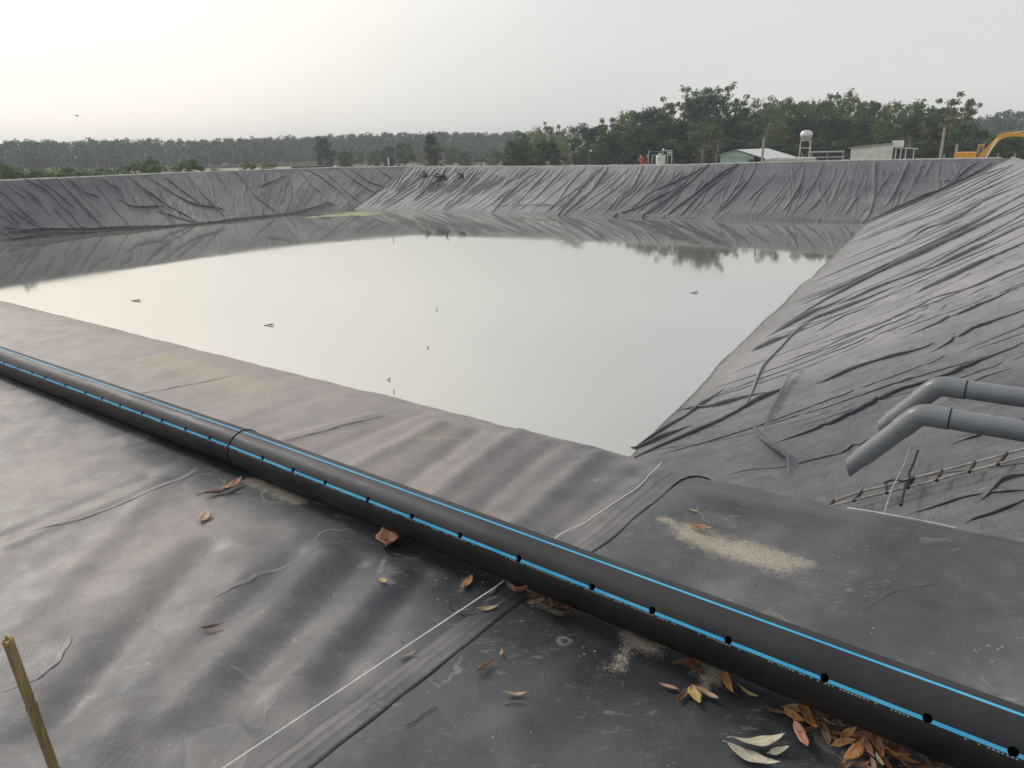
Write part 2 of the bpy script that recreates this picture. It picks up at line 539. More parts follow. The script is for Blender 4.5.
def bank(name, crest, toe, us, vs, folds, hfolds, seed, crumple=0.05, traces=(), zc=None, level=None):
    cp, tp = polyline(crest), polyline(toe)
    L = cp[2]
    s = np.asarray(us) / L
    C2 = along(cp, s); T2 = along(tp, s)
    Cc = np.column_stack([C2, np.zeros(len(s)) if zc is None else np.interp(s, zc[0], zc[1])]); Tt = np.column_stack([T2, np.full(len(s), WATER)])
    W = np.linalg.norm(Tt - Cc, axis=1)
    wm = float(np.mean(W))
    U, V = np.meshgrid(us, vs, indexing='ij')
    f = V / wm
    P = Cc[:, None, :] + (Tt - Cc)[:, None, :] * f[..., None]
    tu = np.gradient(P, axis=0); tv = np.gradient(P, axis=1)
    N = np.cross(tu, tv); N /= np.linalg.norm(N, axis=2, keepdims=True) + 1e-9
    N *= np.sign(N[..., 2:3] + 1e-9)
    UP = U
    if len(crest) == 2:
        cdir = (Cc[-1] - Cc[0]) / np.linalg.norm(Cc[-1] - Cc[0]); UP = (P - Cc[0]) @ cdir
    H = fold_sum(U, V, folds, hfolds)
    tH, SU, SV = trace_folds(U, V, P, traces, seed)
    tun = tu / (np.linalg.norm(tu, axis=2, keepdims=True) + 1e-9); tvn = tv / (np.linalg.norm(tv, axis=2, keepdims=True) + 1e-9)
    P = P + tun * SU[..., None] + tvn * SV[..., None]
    H = H + tH
    H += crumple * (0.5 - np.abs(fbm(UP * 2.3, V * 0.35, seed, 4))) * 1.4
    H += crumple * 0.9 * fbm(UP * 0.8, V * 0.6, seed + 5, 4)
    H += 0.10 * fbm(U * 0.15, V * 0.2, seed + 8, 2)
    ends = sstep(-0.2, 1.2, U) * (1 - sstep(L - 1.2, L + 0.2, U))
    top = sstep(-0.1, 0.5, V)
    H = H * (0.25 + 0.75 * ends) * (0.1 + 0.9 * top)
    P = P + N * H[..., None]
    P[..., 2] -= 0.16 * np.sin(np.clip(f, 0, 1) * PI)
    me = mesh_np(name, P.reshape(-1, 3), grid_faces(len(us), len(vs)))
    set_uv(me, np.stack([UP.ravel(), V.ravel()], -1))
    if level is not None: set_attr(me, 'liner_tone', level(U, V) + 0 * U)  # level sets how pale the liner is along each bank
    o = link(name, me, M_BANK, smooth=True)
    tag(o, kind='structure')
    bank.last = (np.asarray(us), np.asarray(vs), P, U, V)
    return o, P


def long_folds(L, n, drift, A, w, vend, seed, side, umin=0.5):
    r = random.Random(seed); out = []
    for i in range(n):
        u0 = umin + (L - umin) * (i + r.uniform(-.8, .8)) / n
        dr = drift(u0) * r.uniform(.75, 1.25) + r.gauss(0, .06)
        v0 = 0.1 if r.random() < .5 else r.uniform(.5, vend * .45)
        v1 = vend if r.random() < .5 else min(vend, v0 + r.uniform(.3, .7) * vend)
        k = r.uniform(.35, 1.0); c = r.uniform(-.5, .5) * (.3 + abs(dr))
        pts = []
        for j in range(7):
            f = j / 6; v = v0 + (v1 - v0) * f
            pts.append(('uv', u0 + dr * (v - v0) + c * math.sin(f * PI) + r.gauss(0, .05) * (1 + abs(dr)), v))
        sc_ = 1.0 if u0 > 0 else 1.0
        out.append((pts, A(u0) * k, w(u0) * r.uniform(.6, 1.2), 0, side))
    return out


def sweep_folds(parent, traces, level, extend=0.9):
    """long folds of slack liner: each a smooth lip swept along its own line on the bank"""
    us, vs, P, U, V = bank.last
    PX = px_of(P)

    def pos(u, v):
        i = np.clip(np.searchsorted(us, u) - 1, 0, len(us) - 2); j = np.clip(np.searchsorted(vs, v) - 1, 0, len(vs) - 2)
        a = np.clip((u - us[i]) / (us[i + 1] - us[i]), 0, 1)[..., None]; b = np.clip((v - vs[j]) / (vs[j + 1] - vs[j]), 0, 1)[..., None]
        return (P[i, j] * (1 - a) + P[i + 1, j] * a) * (1 - b) + (P[i, j + 1] * (1 - a) + P[i + 1, j + 1] * a) * b

    prof = [(-2.6, -.10), (-1.9, .04), (-1.3, .18), (-.8, .45), (-.4, .78), (-.1, .97), (.12, 1.0), (.28, .86), (.30, .62), (.20, .36), (.10, .10), (.05, -.15)]
    VV = []; FF = []; UVs = []; LV = []
    r = np.random.default_rng(5)
    vmax = float(vs[-1]) - 0.4
    for (pts, A, w, ov, side) in traces:
        free = pts[0][0] == 'uv'
        if free:
            uv = np.array([p[1:] for p in pts], float)
        else:
            uv = []
            for (x, y) in pts:
                k = np.argmin((PX[..., 0] - x) ** 2 + (PX[..., 1] - y) ** 2); uv.append((U.flat[k], V.flat[k]))
            uv = np.array(uv)
            ext = extend * 0.5
            a0 = uv[0] - (uv[min(2, len(uv) - 1)] - uv[0]) * ext; a1 = uv[-1] + (uv[-1] - uv[max(len(uv) - 3, 0)]) * ext
            uv = np.concatenate([[a0], uv, [a1]])
        uv[:, 1] = np.clip(uv[:, 1], 0.12, vmax); uv[:, 0] = np.clip(uv[:, 0], us[0] + .3, us[-1] - .3)
        n = len(uv); Q = []
        for i in range(n - 1):
            p0, p1, p2, p3 = uv[max(i - 1, 0)], uv[i], uv[i + 1], uv[min(i + 2, n - 1)]
            for t_ in np.arange(0, 1, 1 / 14):
                Q.append(0.5 * ((2 * p1) + (-p0 + p2) * t_ + (2 * p0 - 5 * p1 + 4 * p2 - p3) * t_ * t_ + (-p0 + 3 * p1 - 3 * p2 + p3) * t_ ** 3))
        Q.append(uv[-1]); Q = np.array(Q); K = len(Q)
        for _k in range(6):
            Q[1:-1] = (Q[:-2] + 2 * Q[1:-1] + Q[2:]) / 4
        ph = r.uniform(0, 6)
        k0 = len(VV)
        f = np.linspace(0, 1, K)
        e = np.empty_like(Q); e[1:-1] = Q[2:] - Q[:-2]; e[0] = Q[1] - Q[0]; e[-1] = Q[-1] - Q[-2]
        e /= np.linalg.norm(e, axis=1, keepdims=True) + 1e-9
        nn_ = np.stack([e[:, 1], -e[:, 0]], -1) * side
        if free: tp = sstep(0, .15, f) * (1 - sstep(.8, 1, f))
        else: tp = sstep(0, .15, f) * (1 - sstep(.85, 1, f)) * (.28 + .72 * sstep(.10, .38, f) * (1 - sstep(.66, .92, f)))
        am = tp * (1 + .25 * np.sin(f * 9 + ph) + .12 * np.sin(f * 23 + ph))
        q = Q + nn_ * w * .35 * np.sin(f * 7 + ph * 2)[:, None]
        du = pos(q[:, 0] + .15, q[:, 1]) - pos(q[:, 0] - .15, q[:, 1]); dv = pos(q[:, 0], q[:, 1] + .15) - pos(q[:, 0], q[:, 1] - .15)
        du /= np.linalg.norm(du, axis=1, keepdims=True) + 1e-9; dv /= np.linalg.norm(dv, axis=1, keepdims=True) + 1e-9
        N = np.cross(du, dv); N /= np.linalg.norm(N, axis=1, keepdims=True) + 1e-9; N *= np.sign(N[:, 2:3])
        c0 = pos(q[:, 0], q[:, 1])
        rows = []
        ww = w * (0.35 + 0.65 * tp)
        for (o_, h_) in prof:
            quv = q + nn_ * (o_ * ww)[:, None]
            g = pos(quv[:, 0], quv[:, 1]) if o_ < 0 else c0 + (du * nn_[:, :1] + dv * nn_[:, 1:]) * (o_ * ww)[:, None]
            rows.append((g + N * (A * am * h_ - 0.012 * (1 - tp) - (0.01 if h_ < 0 else 0))[:, None], quv))
        PP = np.stack([x[0] for x in rows], 1).reshape(-1, 3); QQ = np.stack([x[1] for x in rows], 1).reshape(-1, 2)
        VV.extend(PP.tolist()); UVs.extend(QQ.tolist())
        m = len(prof)
        for i in range(K - 1):
            for j in range(m - 1):
                FF.append((k0 + i * m + j, k0 + i * m + j + 1, k0 + (i + 1) * m + j + 1, k0 + (i + 1) * m + j))
    me = mesh_np('fold', VV, FF)
    UVs = np.array(UVs); set_uv(me, UVs * [1, 1]); set_attr(me, 'liner_tone', level(UVs[:, 0], UVs[:, 1]) + 0 * UVs[:, 0])
    o = link('fold', me, M_BANK, parent=parent, smooth=True)
    o['kind'] = 'stuff'
    return o


def rand_folds(L, W, n, A, w, drift, seed, seam=None, umin=0.0):
    r = random.Random(seed); out = []
    for i in range(n):
        u0 = umin + (L - umin) * (i + r.uniform(-0.9, 0.9)) / n
        long = r.random() < 0.45
        v0 = -0.5 if long or r.random() < 0.5 else r.uniform(1, W * 0.6)
        v1 = W + 4 if long else v0 + r.uniform(0.3, 0.9) * W
        k = r.uniform(0.35, 1.0) ** 1.5
        out.append((u0, r.gauss(drift[0](u0) if callable(drift[0]) else drift[0], drift[1]), r.uniform(-0.25, 0.25), v0, v1, A * k, w * r.uniform(0.55, 1.25), r.uniform(0, 99)))
    if seam:
        u = umin + seam * 0.4
        while u < L:
            out.append((u + r.uniform(-.3, .3), 0.0, 0.0, -0.6, W + 4, A * 0.8, w * 0.8, r.uniform(0, 99)))
            u += seam
    return out


FAR_Z = ([0, .25, .42, .55, .70, .80, .90, 1.0], [-.33, -.46, -.42, -.40, -.20, -.09, -.06, 0.0])
LEFT_Z = ([0, .6, .85, 1.0], [-.12, -.12, -.18, -.33])
# left bank
Ll = polyline(left_crest)[2]
LT = []
for p in ([(25, 178), (51, 195), (66, 211)], [(25, 190), (40, 203), (48, 213)], [(58, 179), (79, 203), (104, 227)], [(0, 204), (9, 214), (18, 223)], [(134, 180), (155, 203), (175, 225)],
          [(152, 180), (190, 203), (218, 208)], [(190, 178), (206, 198), (223, 216)], [(239, 175), (254, 196), (274, 212)], [(104, 180), (112, 186), (119, 189)], [(162, 213), (183, 219), (203, 223)],
          [(340, 170), (357, 183), (378, 195), (393, 200)], [(327, 175), (347, 193), (365, 207)], [(378, 169), (387, 175), (395, 181)], [(289, 180), (291, 196), (285, 212)], [(300, 172), (312, 186), (320, 192)],
          [(262, 186), (272, 182), (283, 176)], [(120, 200), (135, 207), (160, 206)], [(352, 170), (370, 183), (388, 192)], [(312, 172), (330, 185), (352, 205)], [(70, 180), (84, 192), (96, 196)],
          [(8, 196), (22, 212), (34, 222)], [(40, 182), (60, 196), (72, 206)], [(140, 186), (165, 204), (190, 218)], [(168, 180), (180, 190), (200, 204)]):
    LT.append((p, .22, .20, .05, -1))
LT += [([(0, 234), (38, 229), (102, 229), (162, 228.5), (216, 223.5), (262, 216)], .45, .22, .30, -1), ([(0, 239), (25, 238), (52, 233), (90, 233), (140, 230)], .35, .25, .2, -1),
       ([(190, 225), (238, 220.5), (281, 215), (309, 209.5), (327, 204), (338, 205)], .40, .20, .26, -1), ([(0, 226), (20, 230), (44, 234)], .3, .2, .15, -1)]
LB, _p = bank('left_bank', left_crest, left_toe, np.arange(0, Ll + 0.01, 0.12), np.arange(0, 15, 0.10),
     rand_folds(Ll, 11, 90, 0.09, 0.16, (0.20, 0.20), 11, None), [], 2, 0.03, LT[24:], LEFT_Z, lambda u, v: 0.22 + 0.12 * sstep(4, 9, v) + 0.2 * sstep(Ll - 25, Ll, u))
sweep_folds(LB, [(p, .17, .17, 0, -1) for p, *_r in LT[:24]] + long_folds(Ll, 60, lambda u: .25, lambda u: .13, lambda u: .13, 13.0, 71, -1),
            lambda u, v: 0.22 + 0.12 * sstep(4, 9, v) + 0.2 * sstep(Ll - 25, Ll, u), 0.35)
# far bank
Lf = float(np.linalg.norm(far_r - far_c))
FT = []
for p, k in (([(875, 163), (874, 180), (867, 218)], 1.1), ([(909, 162), (899, 183), (888, 202)], 1.1), ([(960, 168), (950, 190), (928, 204), (913, 211), (880, 221)], 1.2), ([(805, 168), (799, 185), (786, 207)], .9),
             ([(788, 175), (791, 196)], .35), ([(819, 173), (818, 190), (827, 206)], .35), ([(756, 165), (738, 193), (723, 208)], .9), ([(736, 166), (715, 183), (700, 196)], 1.), ([(767, 183), (751, 198)], .6),
             ([(931, 163), (926, 175)], .7), ([(735, 166), (708, 185), (670, 213)], 1.4), ([(708, 166), (681, 190), (645, 215)], 1.3), ([(701, 169), (680, 180), (658, 190)], 1.),
             ([(668, 193), (642, 206), (617, 214)], 1.1), ([(642, 167), (632, 188), (622, 198)], 1.), ([(607, 170), (592, 190), (566, 213)], 1.5), ([(602, 168), (582, 188), (561, 212)], 1.2),
             ([(526, 178), (505, 198), (495, 210)], 1.), ([(564, 168), (546, 188), (533, 200)], .7), ([(444, 178), (430, 188), (416, 199)], 1.2), ([(584, 169), (570, 184), (560, 198)], .7),
             ([(660, 168), (652, 182)], .8), ([(688, 180), (665, 200), (652, 212)], 1.), ([(722, 178), (700, 196), (684, 212)], 1.), ([(976, 164), (962, 174), (952, 184)], .9), ([(990, 164), (975, 176), (958, 180), (942, 182)], .8),
             ([(845, 172), (838, 186), (832, 200)], .6), ([(858, 196), (850, 206), (846, 214)], .7), ([(478, 170), (462, 190), (446, 206)], .8), ([(456, 170), (447, 178)], .7), ([(548, 170), (530, 190), (512, 208)], .7)):
    FT.append((p, .32 * k, .22, .10, 1))
for x in range(396, 470, 5):
    FT.append(([(x, 168), (x - 7 + (x % 3), 176), (x - 14, 184 + x % 6)], .2, .16, .04, 1))
FT += [([(868, 222), (840, 221), (790, 221), (745, 217), (702, 214)], .3, .22, .2, -1), ([(700, 219), (650, 217), (600, 215)], .2, .2, .1, -1), ([(480, 205), (540, 205), (570, 206)], .2, .15, .1, -1)]
_fd = lambda u: float(np.interp(u, [0, 30, 60, 72], [-.08, .22, .62, .75]))
_ff = rand_folds(Lf, 15, 110, 0.08, 0.16, (_fd, 0.10), 23, None)
_ff += rand_folds(46, 14, 60, 0.08, 0.14, (_fd, 0.10), 29)
FB, _p = bank('far_bank', [far_c, far_r], [toe_fl, toe_fr], np.arange(0, Lf + 0.01, 0.11), np.arange(0, 19, 0.10),
     _ff, [], 4, 0.028, FT[-3:], FAR_Z, lambda u, v: 0.60 * (1 - sstep(34, 50, u + 0.5 * v)) + 0.28 * sstep(7, 13, v) + 0.15 * sstep(Lf - 6, Lf, u))
sweep_folds(FB, [(p, A * .62, .19, 0, 1) for p, A, *_r in FT[:-3]] + long_folds(Lf, 120, _fd, lambda u: .12, lambda u: .11, 18.0, 81, 1)
            + long_folds(20, 26, lambda u: .1, lambda u: .16, lambda u: .13, 12, 83, 1), lambda u, v: 0.60 * (1 - sstep(34, 50, u + 0.5 * v)) + 0.28 * sstep(7, 13, v) + 0.15 * sstep(Lf - 6, Lf, u), 0.3)
# right bank (u runs from the near corner to the far corner)
Lr = float(np.linalg.norm(far_r - near_r))
us = np.concatenate([np.arange(0, 4.6, 0.25), np.arange(4.6, 26, 0.04), np.arange(26, 50, 0.07), np.arange(50, Lr + 0.05, 0.13)])
RT = []
for p, A, w, ov in (([(1024, 203), (975, 229), (928, 252), (892, 267), (860, 282), (830, 298), (796, 318)], .30, .24, .22), ([(1024, 194), (981, 220), (940, 242), (898, 261), (862, 278), (821, 297)], .26, .22, .16),
                    ([(1024, 184), (987, 200), (955, 220), (928, 229), (910, 239)], .22, .2, .14), ([(1024, 226), (996, 239), (963, 255), (941, 265)], .2, .15, .16), ([(928, 270), (895, 281), (857, 297)], .18, .14, .14),
                    ([(1024, 243), (987, 260), (957, 275), (922, 291)], .2, .2, .06), ([(883, 292), (848, 307), (816, 319)], .18, .15, .1), ([(1024, 343), (987, 358), (957, 371), (940, 378), (899, 392), (869, 407), (826, 426), (783, 440)], .14, .15, .12),
                    ([(910, 352), (868, 364), (836, 377)], .14, .13, .08), ([(782, 390), (754, 403), (711, 426), (657, 449)], .17, .12, .12), ([(752, 396), (717, 406), (689, 409)], .15, .10, .1),
                    ([(795, 333), (763, 347)], .2, .16, .12), ([(837, 303), (812, 313), (783, 329)], .2, .16, .12), ([(709, 400), (686, 416), (649, 439)], .15, .11, .1), ([(677, 432), (640, 447), (630, 452)], .15, .11, .1),
                    ([(1024, 266), (972, 287), (934, 298)], .10, .16, .0), ([(1024, 285), (975, 307), (928, 328)], .09, .16, .0), ([(1024, 310), (978, 328), (946, 346)], .09, .14, .0), ([(1024, 472), (1005, 484), (985, 492)], .07, .08, .02),
                    ([(1024, 488), (975, 499), (932, 510)], .05, .09, .0), ([(1024, 501), (998, 512), (972, 524)], .05, .09, .0), ([(1024, 214), (985, 236), (950, 254)], .12, .14, .04), ([(1024, 172), (980, 192), (935, 214), (900, 226)], .14, .2, .05),
                    ([(1010, 166), (975, 178), (930, 198), (890, 214)], .2, .25, .05), ([(870, 306), (840, 318), (820, 330)], .06, .1, 0), ([(905, 318), (865, 334), (830, 350)], .06, .12, 0), ([(1000, 372), (960, 386), (925, 398)], .05, .10, 0),
                    ([(880, 436), (840, 452), (800, 462)], .05, .1, 0), ([(1024, 420), (990, 432), (965, 440)], .06, .1, 0.02), ([(860, 330), (820, 350), (800, 356)], .06, .1, 0), ([(930, 300), (890, 320), (850, 336)], .07, .12, .02)):
    RT.append((p, A * 0.62, w * 0.75, ov, -1))
RT += [([(812, 321), (796, 332), (777, 352), (763, 369), (753, 393)], .09, .10, .03, -1), ([(754, 426), (763, 440), (777, 455), (789, 463), (790, 475)], .13, .11, .02, 1), ([(789, 377), (783, 397), (769, 417)], .11, .10, .02, 1),
       ([(721, 477), (747, 472), (785, 467), (823, 459), (856, 450)], .02, .05, .03, 1), ([(800, 372), (795, 384), (788, 392)], .1, .1, .03, 1)]
_rf = rand_folds(Lr, 6.2, 90, 0.06, 0.13, (-0.10, 0.10), 37, None, 4.5)
_rf += rand_folds(26, 6.2, 70, 0.025, 0.10, (-0.12, 0.14), 41, None, 5)
RB, RBP = bank('right_bank', [near_r, far_r], [toe_nr, toe_fr], us, np.arange(0, 14.5, 0.055),
               _rf, [], 6, 0.012, [], None, lambda u, v: (0.13 + 0.70 * sstep(9, 24, u + 0.6 * v)) * (1 - 0.7 * sstep(Lr - 6, Lr, u)))

_dr = lambda u: -float(np.interp(u, [5, 12, 20, 30, 50, 88], [.4, .95, .8, .9, .6, .3]))
_lf = long_folds(Lr, 52, _dr, lambda u: float(np.interp(u, [5, 20, 60], [.020, .034, .07])), lambda u: float(np.interp(u, [5, 20, 60], [.04, .06, .10])), 13.9, 61, -1, 6.5)
sweep_folds(RB, RT + _lf, lambda u, v: (0.13 + 0.70 * sstep(9, 24, u + 0.6 * v)))

# near bank: flat top, rounded crest, steep inner side
hole_xy = None


def nu(p):
    """world xy -> (u along crest, n towards pond)"""
    p = np.asarray(p, float)[..., :2]
    return p @ CD, p @ CN


# pipe line
PIPE_R = 0.122
pa = at(0, 360, 0.115); pb = at(1000, 741, 0.14)
pipe_dir = (pb - pa) / np.linalg.norm(pb - pa)


def tilt(u):
    return 0.0 * u


def near_h(u, n):
    """height of the liner on the near bank"""
    w = u + 0.22 * fbm(u * 0.5, n * 0.45, 31, 2)
    env = 0.45 + 1.1 * np.clip(fbm(u * 0.35, n * 0.35, 51, 2) + 0.3, 0, 1)
    side = sstep(-7.5, -2.0, u) * 0.65 + 0.35
    # long soft folds running towards the pond
    a = fbm(w * 1.9, n * 0.33, 61, 2, 0.4)
    b = fbm(w * 4.2, n * 0.6, 71, 2, 0.5)
    h = (0.060 * a + 0.022 * b) * env * side
    lift = sstep(2.6, 3.9, n)
    h = h * (0.85 + 0.15 * lift) * (1 - 0.6 * sstep(3.5, 4.0, n)) * (1 - 0.55 * sstep(-1.5, -0.9, u) * sstep(3.0, 3.4, n))
    # fold that crosses the crest beside the water corner
    def ridge(u0, n0, u1, n1, A, wd):
        du, dn_ = u1 - u0, n1 - n0; L2 = du * du + dn_ * dn_
        t = ((u - u0) * du + (n - n0) * dn_) / L2
        tt = np.clip(t, 0, 1)
        d = ((u - u0 - tt * du) * dn_ - (n - n0 - tt * dn_) * du) / math.sqrt(L2)
        d2 = np.hypot(u - u0 - tt * du, n - n0 - tt * dn_)
        return A * np.exp(-(d2 / wd) ** 2)
    for (x0, y0, x1, y1, A, wd) in RIDGES:
        h = h + ridge(x0, y0, x1, y1, A, wd)
    # small dents
    h = h + 0.012 * fbm(u * 3.1, n * 3.1, 81, 3)
    # lies flatter where the pipe presses on it
    pu, pn = nu(pa[:2]); qu, qn = nu(pb[:2])
    pl = pn + (u - pu) * (qn - pn) / (qu - pu)
    press = np.exp(-((n - pl) / 0.17) ** 2)
    h = h * (1 - 0.85 * press)
    # crest
    k = 0.11
    x = (n - crest_n(u)) / k
    drop = k * np.log1p(np.exp(np.clip(x, -40, 40))) + np.where(x > 40, k * (x - np.minimum(x, 40)), 0)
    z = h * (1 - 0.75 * sstep(CREST_N + 0.4, CREST_N + 2.5, n)) - drop * 0.66 + tilt(u)
    return z


RIDGES = []
for (a_, b_, A_, w_) in (((285, 441), (378, 416), 0.022, 0.07), ((300, 462), (420, 412), -0.015, 0.06), ((352, 470), (440, 424), 0.028, 0.07), ((392, 492), (476, 428), -0.030, 0.07),
                         ((430, 505), (520, 430), 0.038, 0.075), ((470, 515), (555, 440), -0.034, 0.07), ((515, 528), (600, 452), 0.042, 0.075), ((552, 535), (640, 466), -0.024, 0.06),
                         ((600, 520), (664, 470), 0.020, 0.06), ((700, 500), (820, 515), 0.018, 0.10), ((640, 520), (760, 505), 0.012, 0.12),
                         ((50, 725), (205, 548), -0.036, 0.10), ((110, 740), (250, 575), 0.024, 0.10), ((150, 690), (295, 553), -0.028, 0.085), ((175, 715), (325, 556), 0.028, 0.09),
                         ((240, 685), (355, 565), -0.030, 0.08), ((285, 690), (395, 575), 0.030, 0.08), ((335, 680), (420, 575), -0.028, 0.07), ((20, 620), (170, 480), 0.02, 0.09),
                         ((0, 540), (150, 478), -0.016, 0.05), ((10, 548), (160, 484), 0.016, 0.04), ((520, 720), (610, 640), 0.02, 0.09), ((560, 745), (680, 690), -0.018, 0.09)):
    p, q = at(*a_), at(*b_)
    RIDGES.append((*nu(p), *nu(q), A_, w_))


def w2(u, n):
    return np.stack([u * CD[0] + n * CN[0], u * CD[1] + n * CN[1]], -1)


us = np.concatenate([np.arange(-79, -14, 0.9), np.arange(-14, -8, 0.08), np.arange(-8, 3.3, 0.022), np.arange(3.3, 4.62, 0.1)])
ns = np.concatenate([np.arange(-3.2, 0.7, 0.12), np.arange(0.7, CREST_N + 0.7, 0.022), np.arange(CREST_N + 0.7, CREST_N + 10.5, 0.25)])
U, N_ = np.meshgrid(us, ns, indexing='ij')
Z = near_h(U, N_)
XY = w2(U, N_)
me = mesh_np('near_bank', np.concatenate([XY.reshape(-1, 2), Z.reshape(-1, 1)], 1), grid_faces(len(us), len(ns)))
set_uv(me, np.stack([U.ravel(), N_.ravel()], -1))
# dust and sand masks; shade and sheen are painted into the dust one
def dust_shade_at(U, N_):
    pu, pn = nu(pa[:2]); qu, qn = nu(pb[:2])
    pl = pn + (U - pu) * (qn - pn) / (qu - pu)
    w = U + 0.15 * fbm(U * 0.8, N_ * 0.6, 33, 2)
    streak = fbm(w * 2.2, N_ * 0.35, 35, 3)
    # shade at the foot of the pipe, painted as a darker band
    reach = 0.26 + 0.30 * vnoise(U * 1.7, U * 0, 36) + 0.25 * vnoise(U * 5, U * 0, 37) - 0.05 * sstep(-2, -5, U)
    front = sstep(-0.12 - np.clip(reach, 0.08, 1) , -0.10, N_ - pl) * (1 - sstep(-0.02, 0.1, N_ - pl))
    base = 0.36 + 0.46 * (1 - sstep(-4.4, -1.0, U)) + 0.12 * sstep(0.1, 0.5, N_ - pl) - 0.08 * sstep(-1.2, 0.6, U)  # more dust to the left, with the sky's sheen painted in there too
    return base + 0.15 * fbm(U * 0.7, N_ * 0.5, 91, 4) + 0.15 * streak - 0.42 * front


liner_tone = dust_shade_at(U, N_)
px_dark = [((190, 455), 0.55, 0.4), ((560, 640), 0.5, 0.25), ((330, 560), 0.5, 0.2)]  # darker patches; the first paints the pipe's soft shadow on the liner
for c, s, a in px_dark:
    q = at(*c); cu_, cn_ = nu(q)
    liner_tone -= a * np.exp(-(((U - cu_) / (s * 1.5)) ** 2 + ((N_ - cn_) / (s * 0.7)) ** 2))
sand = np.zeros_like(U)
for (c, c2, wd, a) in [((664, 524), (700, 535), 0.06, 0.8), ((690, 535), (775, 560), 0.13, 1.0), ((740, 545), (800, 560), 0.10, 0.85), ((640, 530), (690, 548), 0.09, 0.35), ((800, 545), (850, 585), 0.10, 0.28), ((160, 358), (250, 386), 0.24, 1.05), ((300, 446), (380, 424), 0.07, 0.45), ((420, 440), (462, 434), 0.05, 0.7),
                       ((250, 480), (300, 502), 0.06, 0.95), ((315, 502), (330, 506), 0.03, 0.7), ((335, 516), (350, 518), 0.03, 0.6),
                       ((625, 634), (652, 648), 0.035, 1.0), ((628, 646), (618, 668), 0.045, 0.75), ((594, 676), (612, 664), 0.05, 0.45), ((694, 662), (724, 676), 0.03, 1.0), ((704, 674), (706, 686), 0.025, 0.9), ((532, 602), (560, 614), 0.03, 0.8), ((380, 575), (384, 560), 0.025, 0.7),
                       ((460, 590), (470, 572), 0.03, 0.6), ((540, 600), (575, 612), 0.05, 0.6), ((350, 430), (385, 417), 0.05, 0.4),
                       ((450, 505), (475, 480), 0.05, 0.45), ((575, 690), (640, 720), 0.12, 0.12), ((740, 705), (800, 730), 0.08, 0.25),
                       ((860, 740), (930, 760), 0.07, 0.4), ((310, 445), (345, 435), 0.05, 0.3), ((930, 560), (1010, 590), 0.12, 0.12)]:
    p, q = nu(at(*c)), nu(at(*c2))
    du, dn_ = q[0] - p[0], q[1] - p[1]; L2 = du * du + dn_ * dn_ + 1e-6
    tt = np.clip(((U - p[0]) * du + (N_ - p[1]) * dn_) / L2, 0, 1)
    d2 = np.hypot(U - p[0] - tt * du, N_ - p[1] - tt * dn_)
    sand = np.maximum(sand, a * np.exp(-(d2 / wd) ** 2))
set_attr(me, 'liner_tone', liner_tone); set_attr(me, 'sand', sand)
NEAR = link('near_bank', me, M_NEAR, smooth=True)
tag(NEAR, kind='structure')


def zh(x, y):
    u, n = nu(np.array([x, y]))
    return float(near_h(np.array([u]), np.array([n]))[0])


def ground_px(x, y, dz=0.0):
    """point of the near bank seen at pixel x, y"""
    p = at(x, y, 0)
    for _i in range(4):
        p = at(x, y, zh(p[0], p[1]))
    return Vector((p[0], p[1], zh(p[0], p[1]) + dz))


# pond bottom closing the basin, outer berm, ground
bot = [toe_nl, *[np.array(p) for p in left_toe[1:-1]], toe_fl, toe_fr, toe_nr]
_b = [(near_l, toe_nl)] + [(np.array(c), np.array(p)) for c, p in zip(left_crest[1:-1], left_toe[1:-1])] + [(far_c, toe_fl), (far_r, toe_fr), (near_r, toe_nr)]
V = [(c[0], c[1], -0.75) for c, p in _b] + [(p[0], p[1], WATER - 0.7) for c, p in _b] + [(p[0], p[1], WATER - 0.9) for p in bot]
nb_ = len(_b)
me = mesh_np('pond_bed', V, [(i, i + 1, nb_ + i + 1, nb_ + i) for i in range(nb_ - 1)] + [tuple(range(nb_ * 2, nb_ * 3))])
tag(link('pond_bed', me, M_BANK), kind='structure')

ring = [tuple(p) for p in left_crest] + [tuple(far_r), tuple(near_r)]
cen = np.mean(np.array(ring), axis=0)


def offset_ring(pts, d):
    P = np.array(pts); n = len(P); out = []
    for i in range(n):
        a = P[i] - P[i - 1]; b = P[(i + 1) % n] - P[i]
        na = np.array([-a[1], a[0]]) / np.linalg.norm(a); nb = np.array([-b[1], b[0]]) / np.linalg.norm(b)
        m = na + nb; m /= np.linalg.norm(m)
        k = d / max(0.5, m @ na)
        out.append(P[i] + m * k)
    return np.array(out)


r0 = np.array(ring)
r1 = offset_ring(ring, 3.6); r2 = offset_ring(ring, 9.5)
# sample direction check: outward must increase distance from the centre
if np.linalg.norm(r1 - cen, axis=1).mean() < np.linalg.norm(r0 - cen, axis=1).mean():
    r1 = offset_ring(ring, -3.6); r2 = offset_ring(ring, -9.5)
nr = len(ring)
V = []; Fc = []
for a, z in ((offset_ring(ring, 0.0), -0.62), (r1, -0.55)):
    V += [(p[0], p[1], z) for p in a]
for i in range(nr):
    j = (i + 1) % nr
    if j == 0:   # near side is covered by the liner itself
        continue
    Fc.append((i, j, nr + j, nr + i))
tag(link('path', mesh_np('path', V, Fc), M_PATH), kind='structure')
dirs = (r2 - cen) / np.linalg.norm(r2 - cen, axis=1, keepdims=True)
r3 = cen + dirs * 780
r25 = cen + (r2 - cen) * 1.9
V = []
for a, z in ((r1, -0.57), (r2, GROUND), (r25, GROUND), (r3, GROUND)):
    V += [(p[0], p[1], z) for p in a]
Fc = []
for k in range(3):
    for i in range(nr):
        j = (i + 1) % nr
        Fc.append((k * nr + i, k * nr + j, (k + 1) * nr + j, (k + 1) * nr + i))
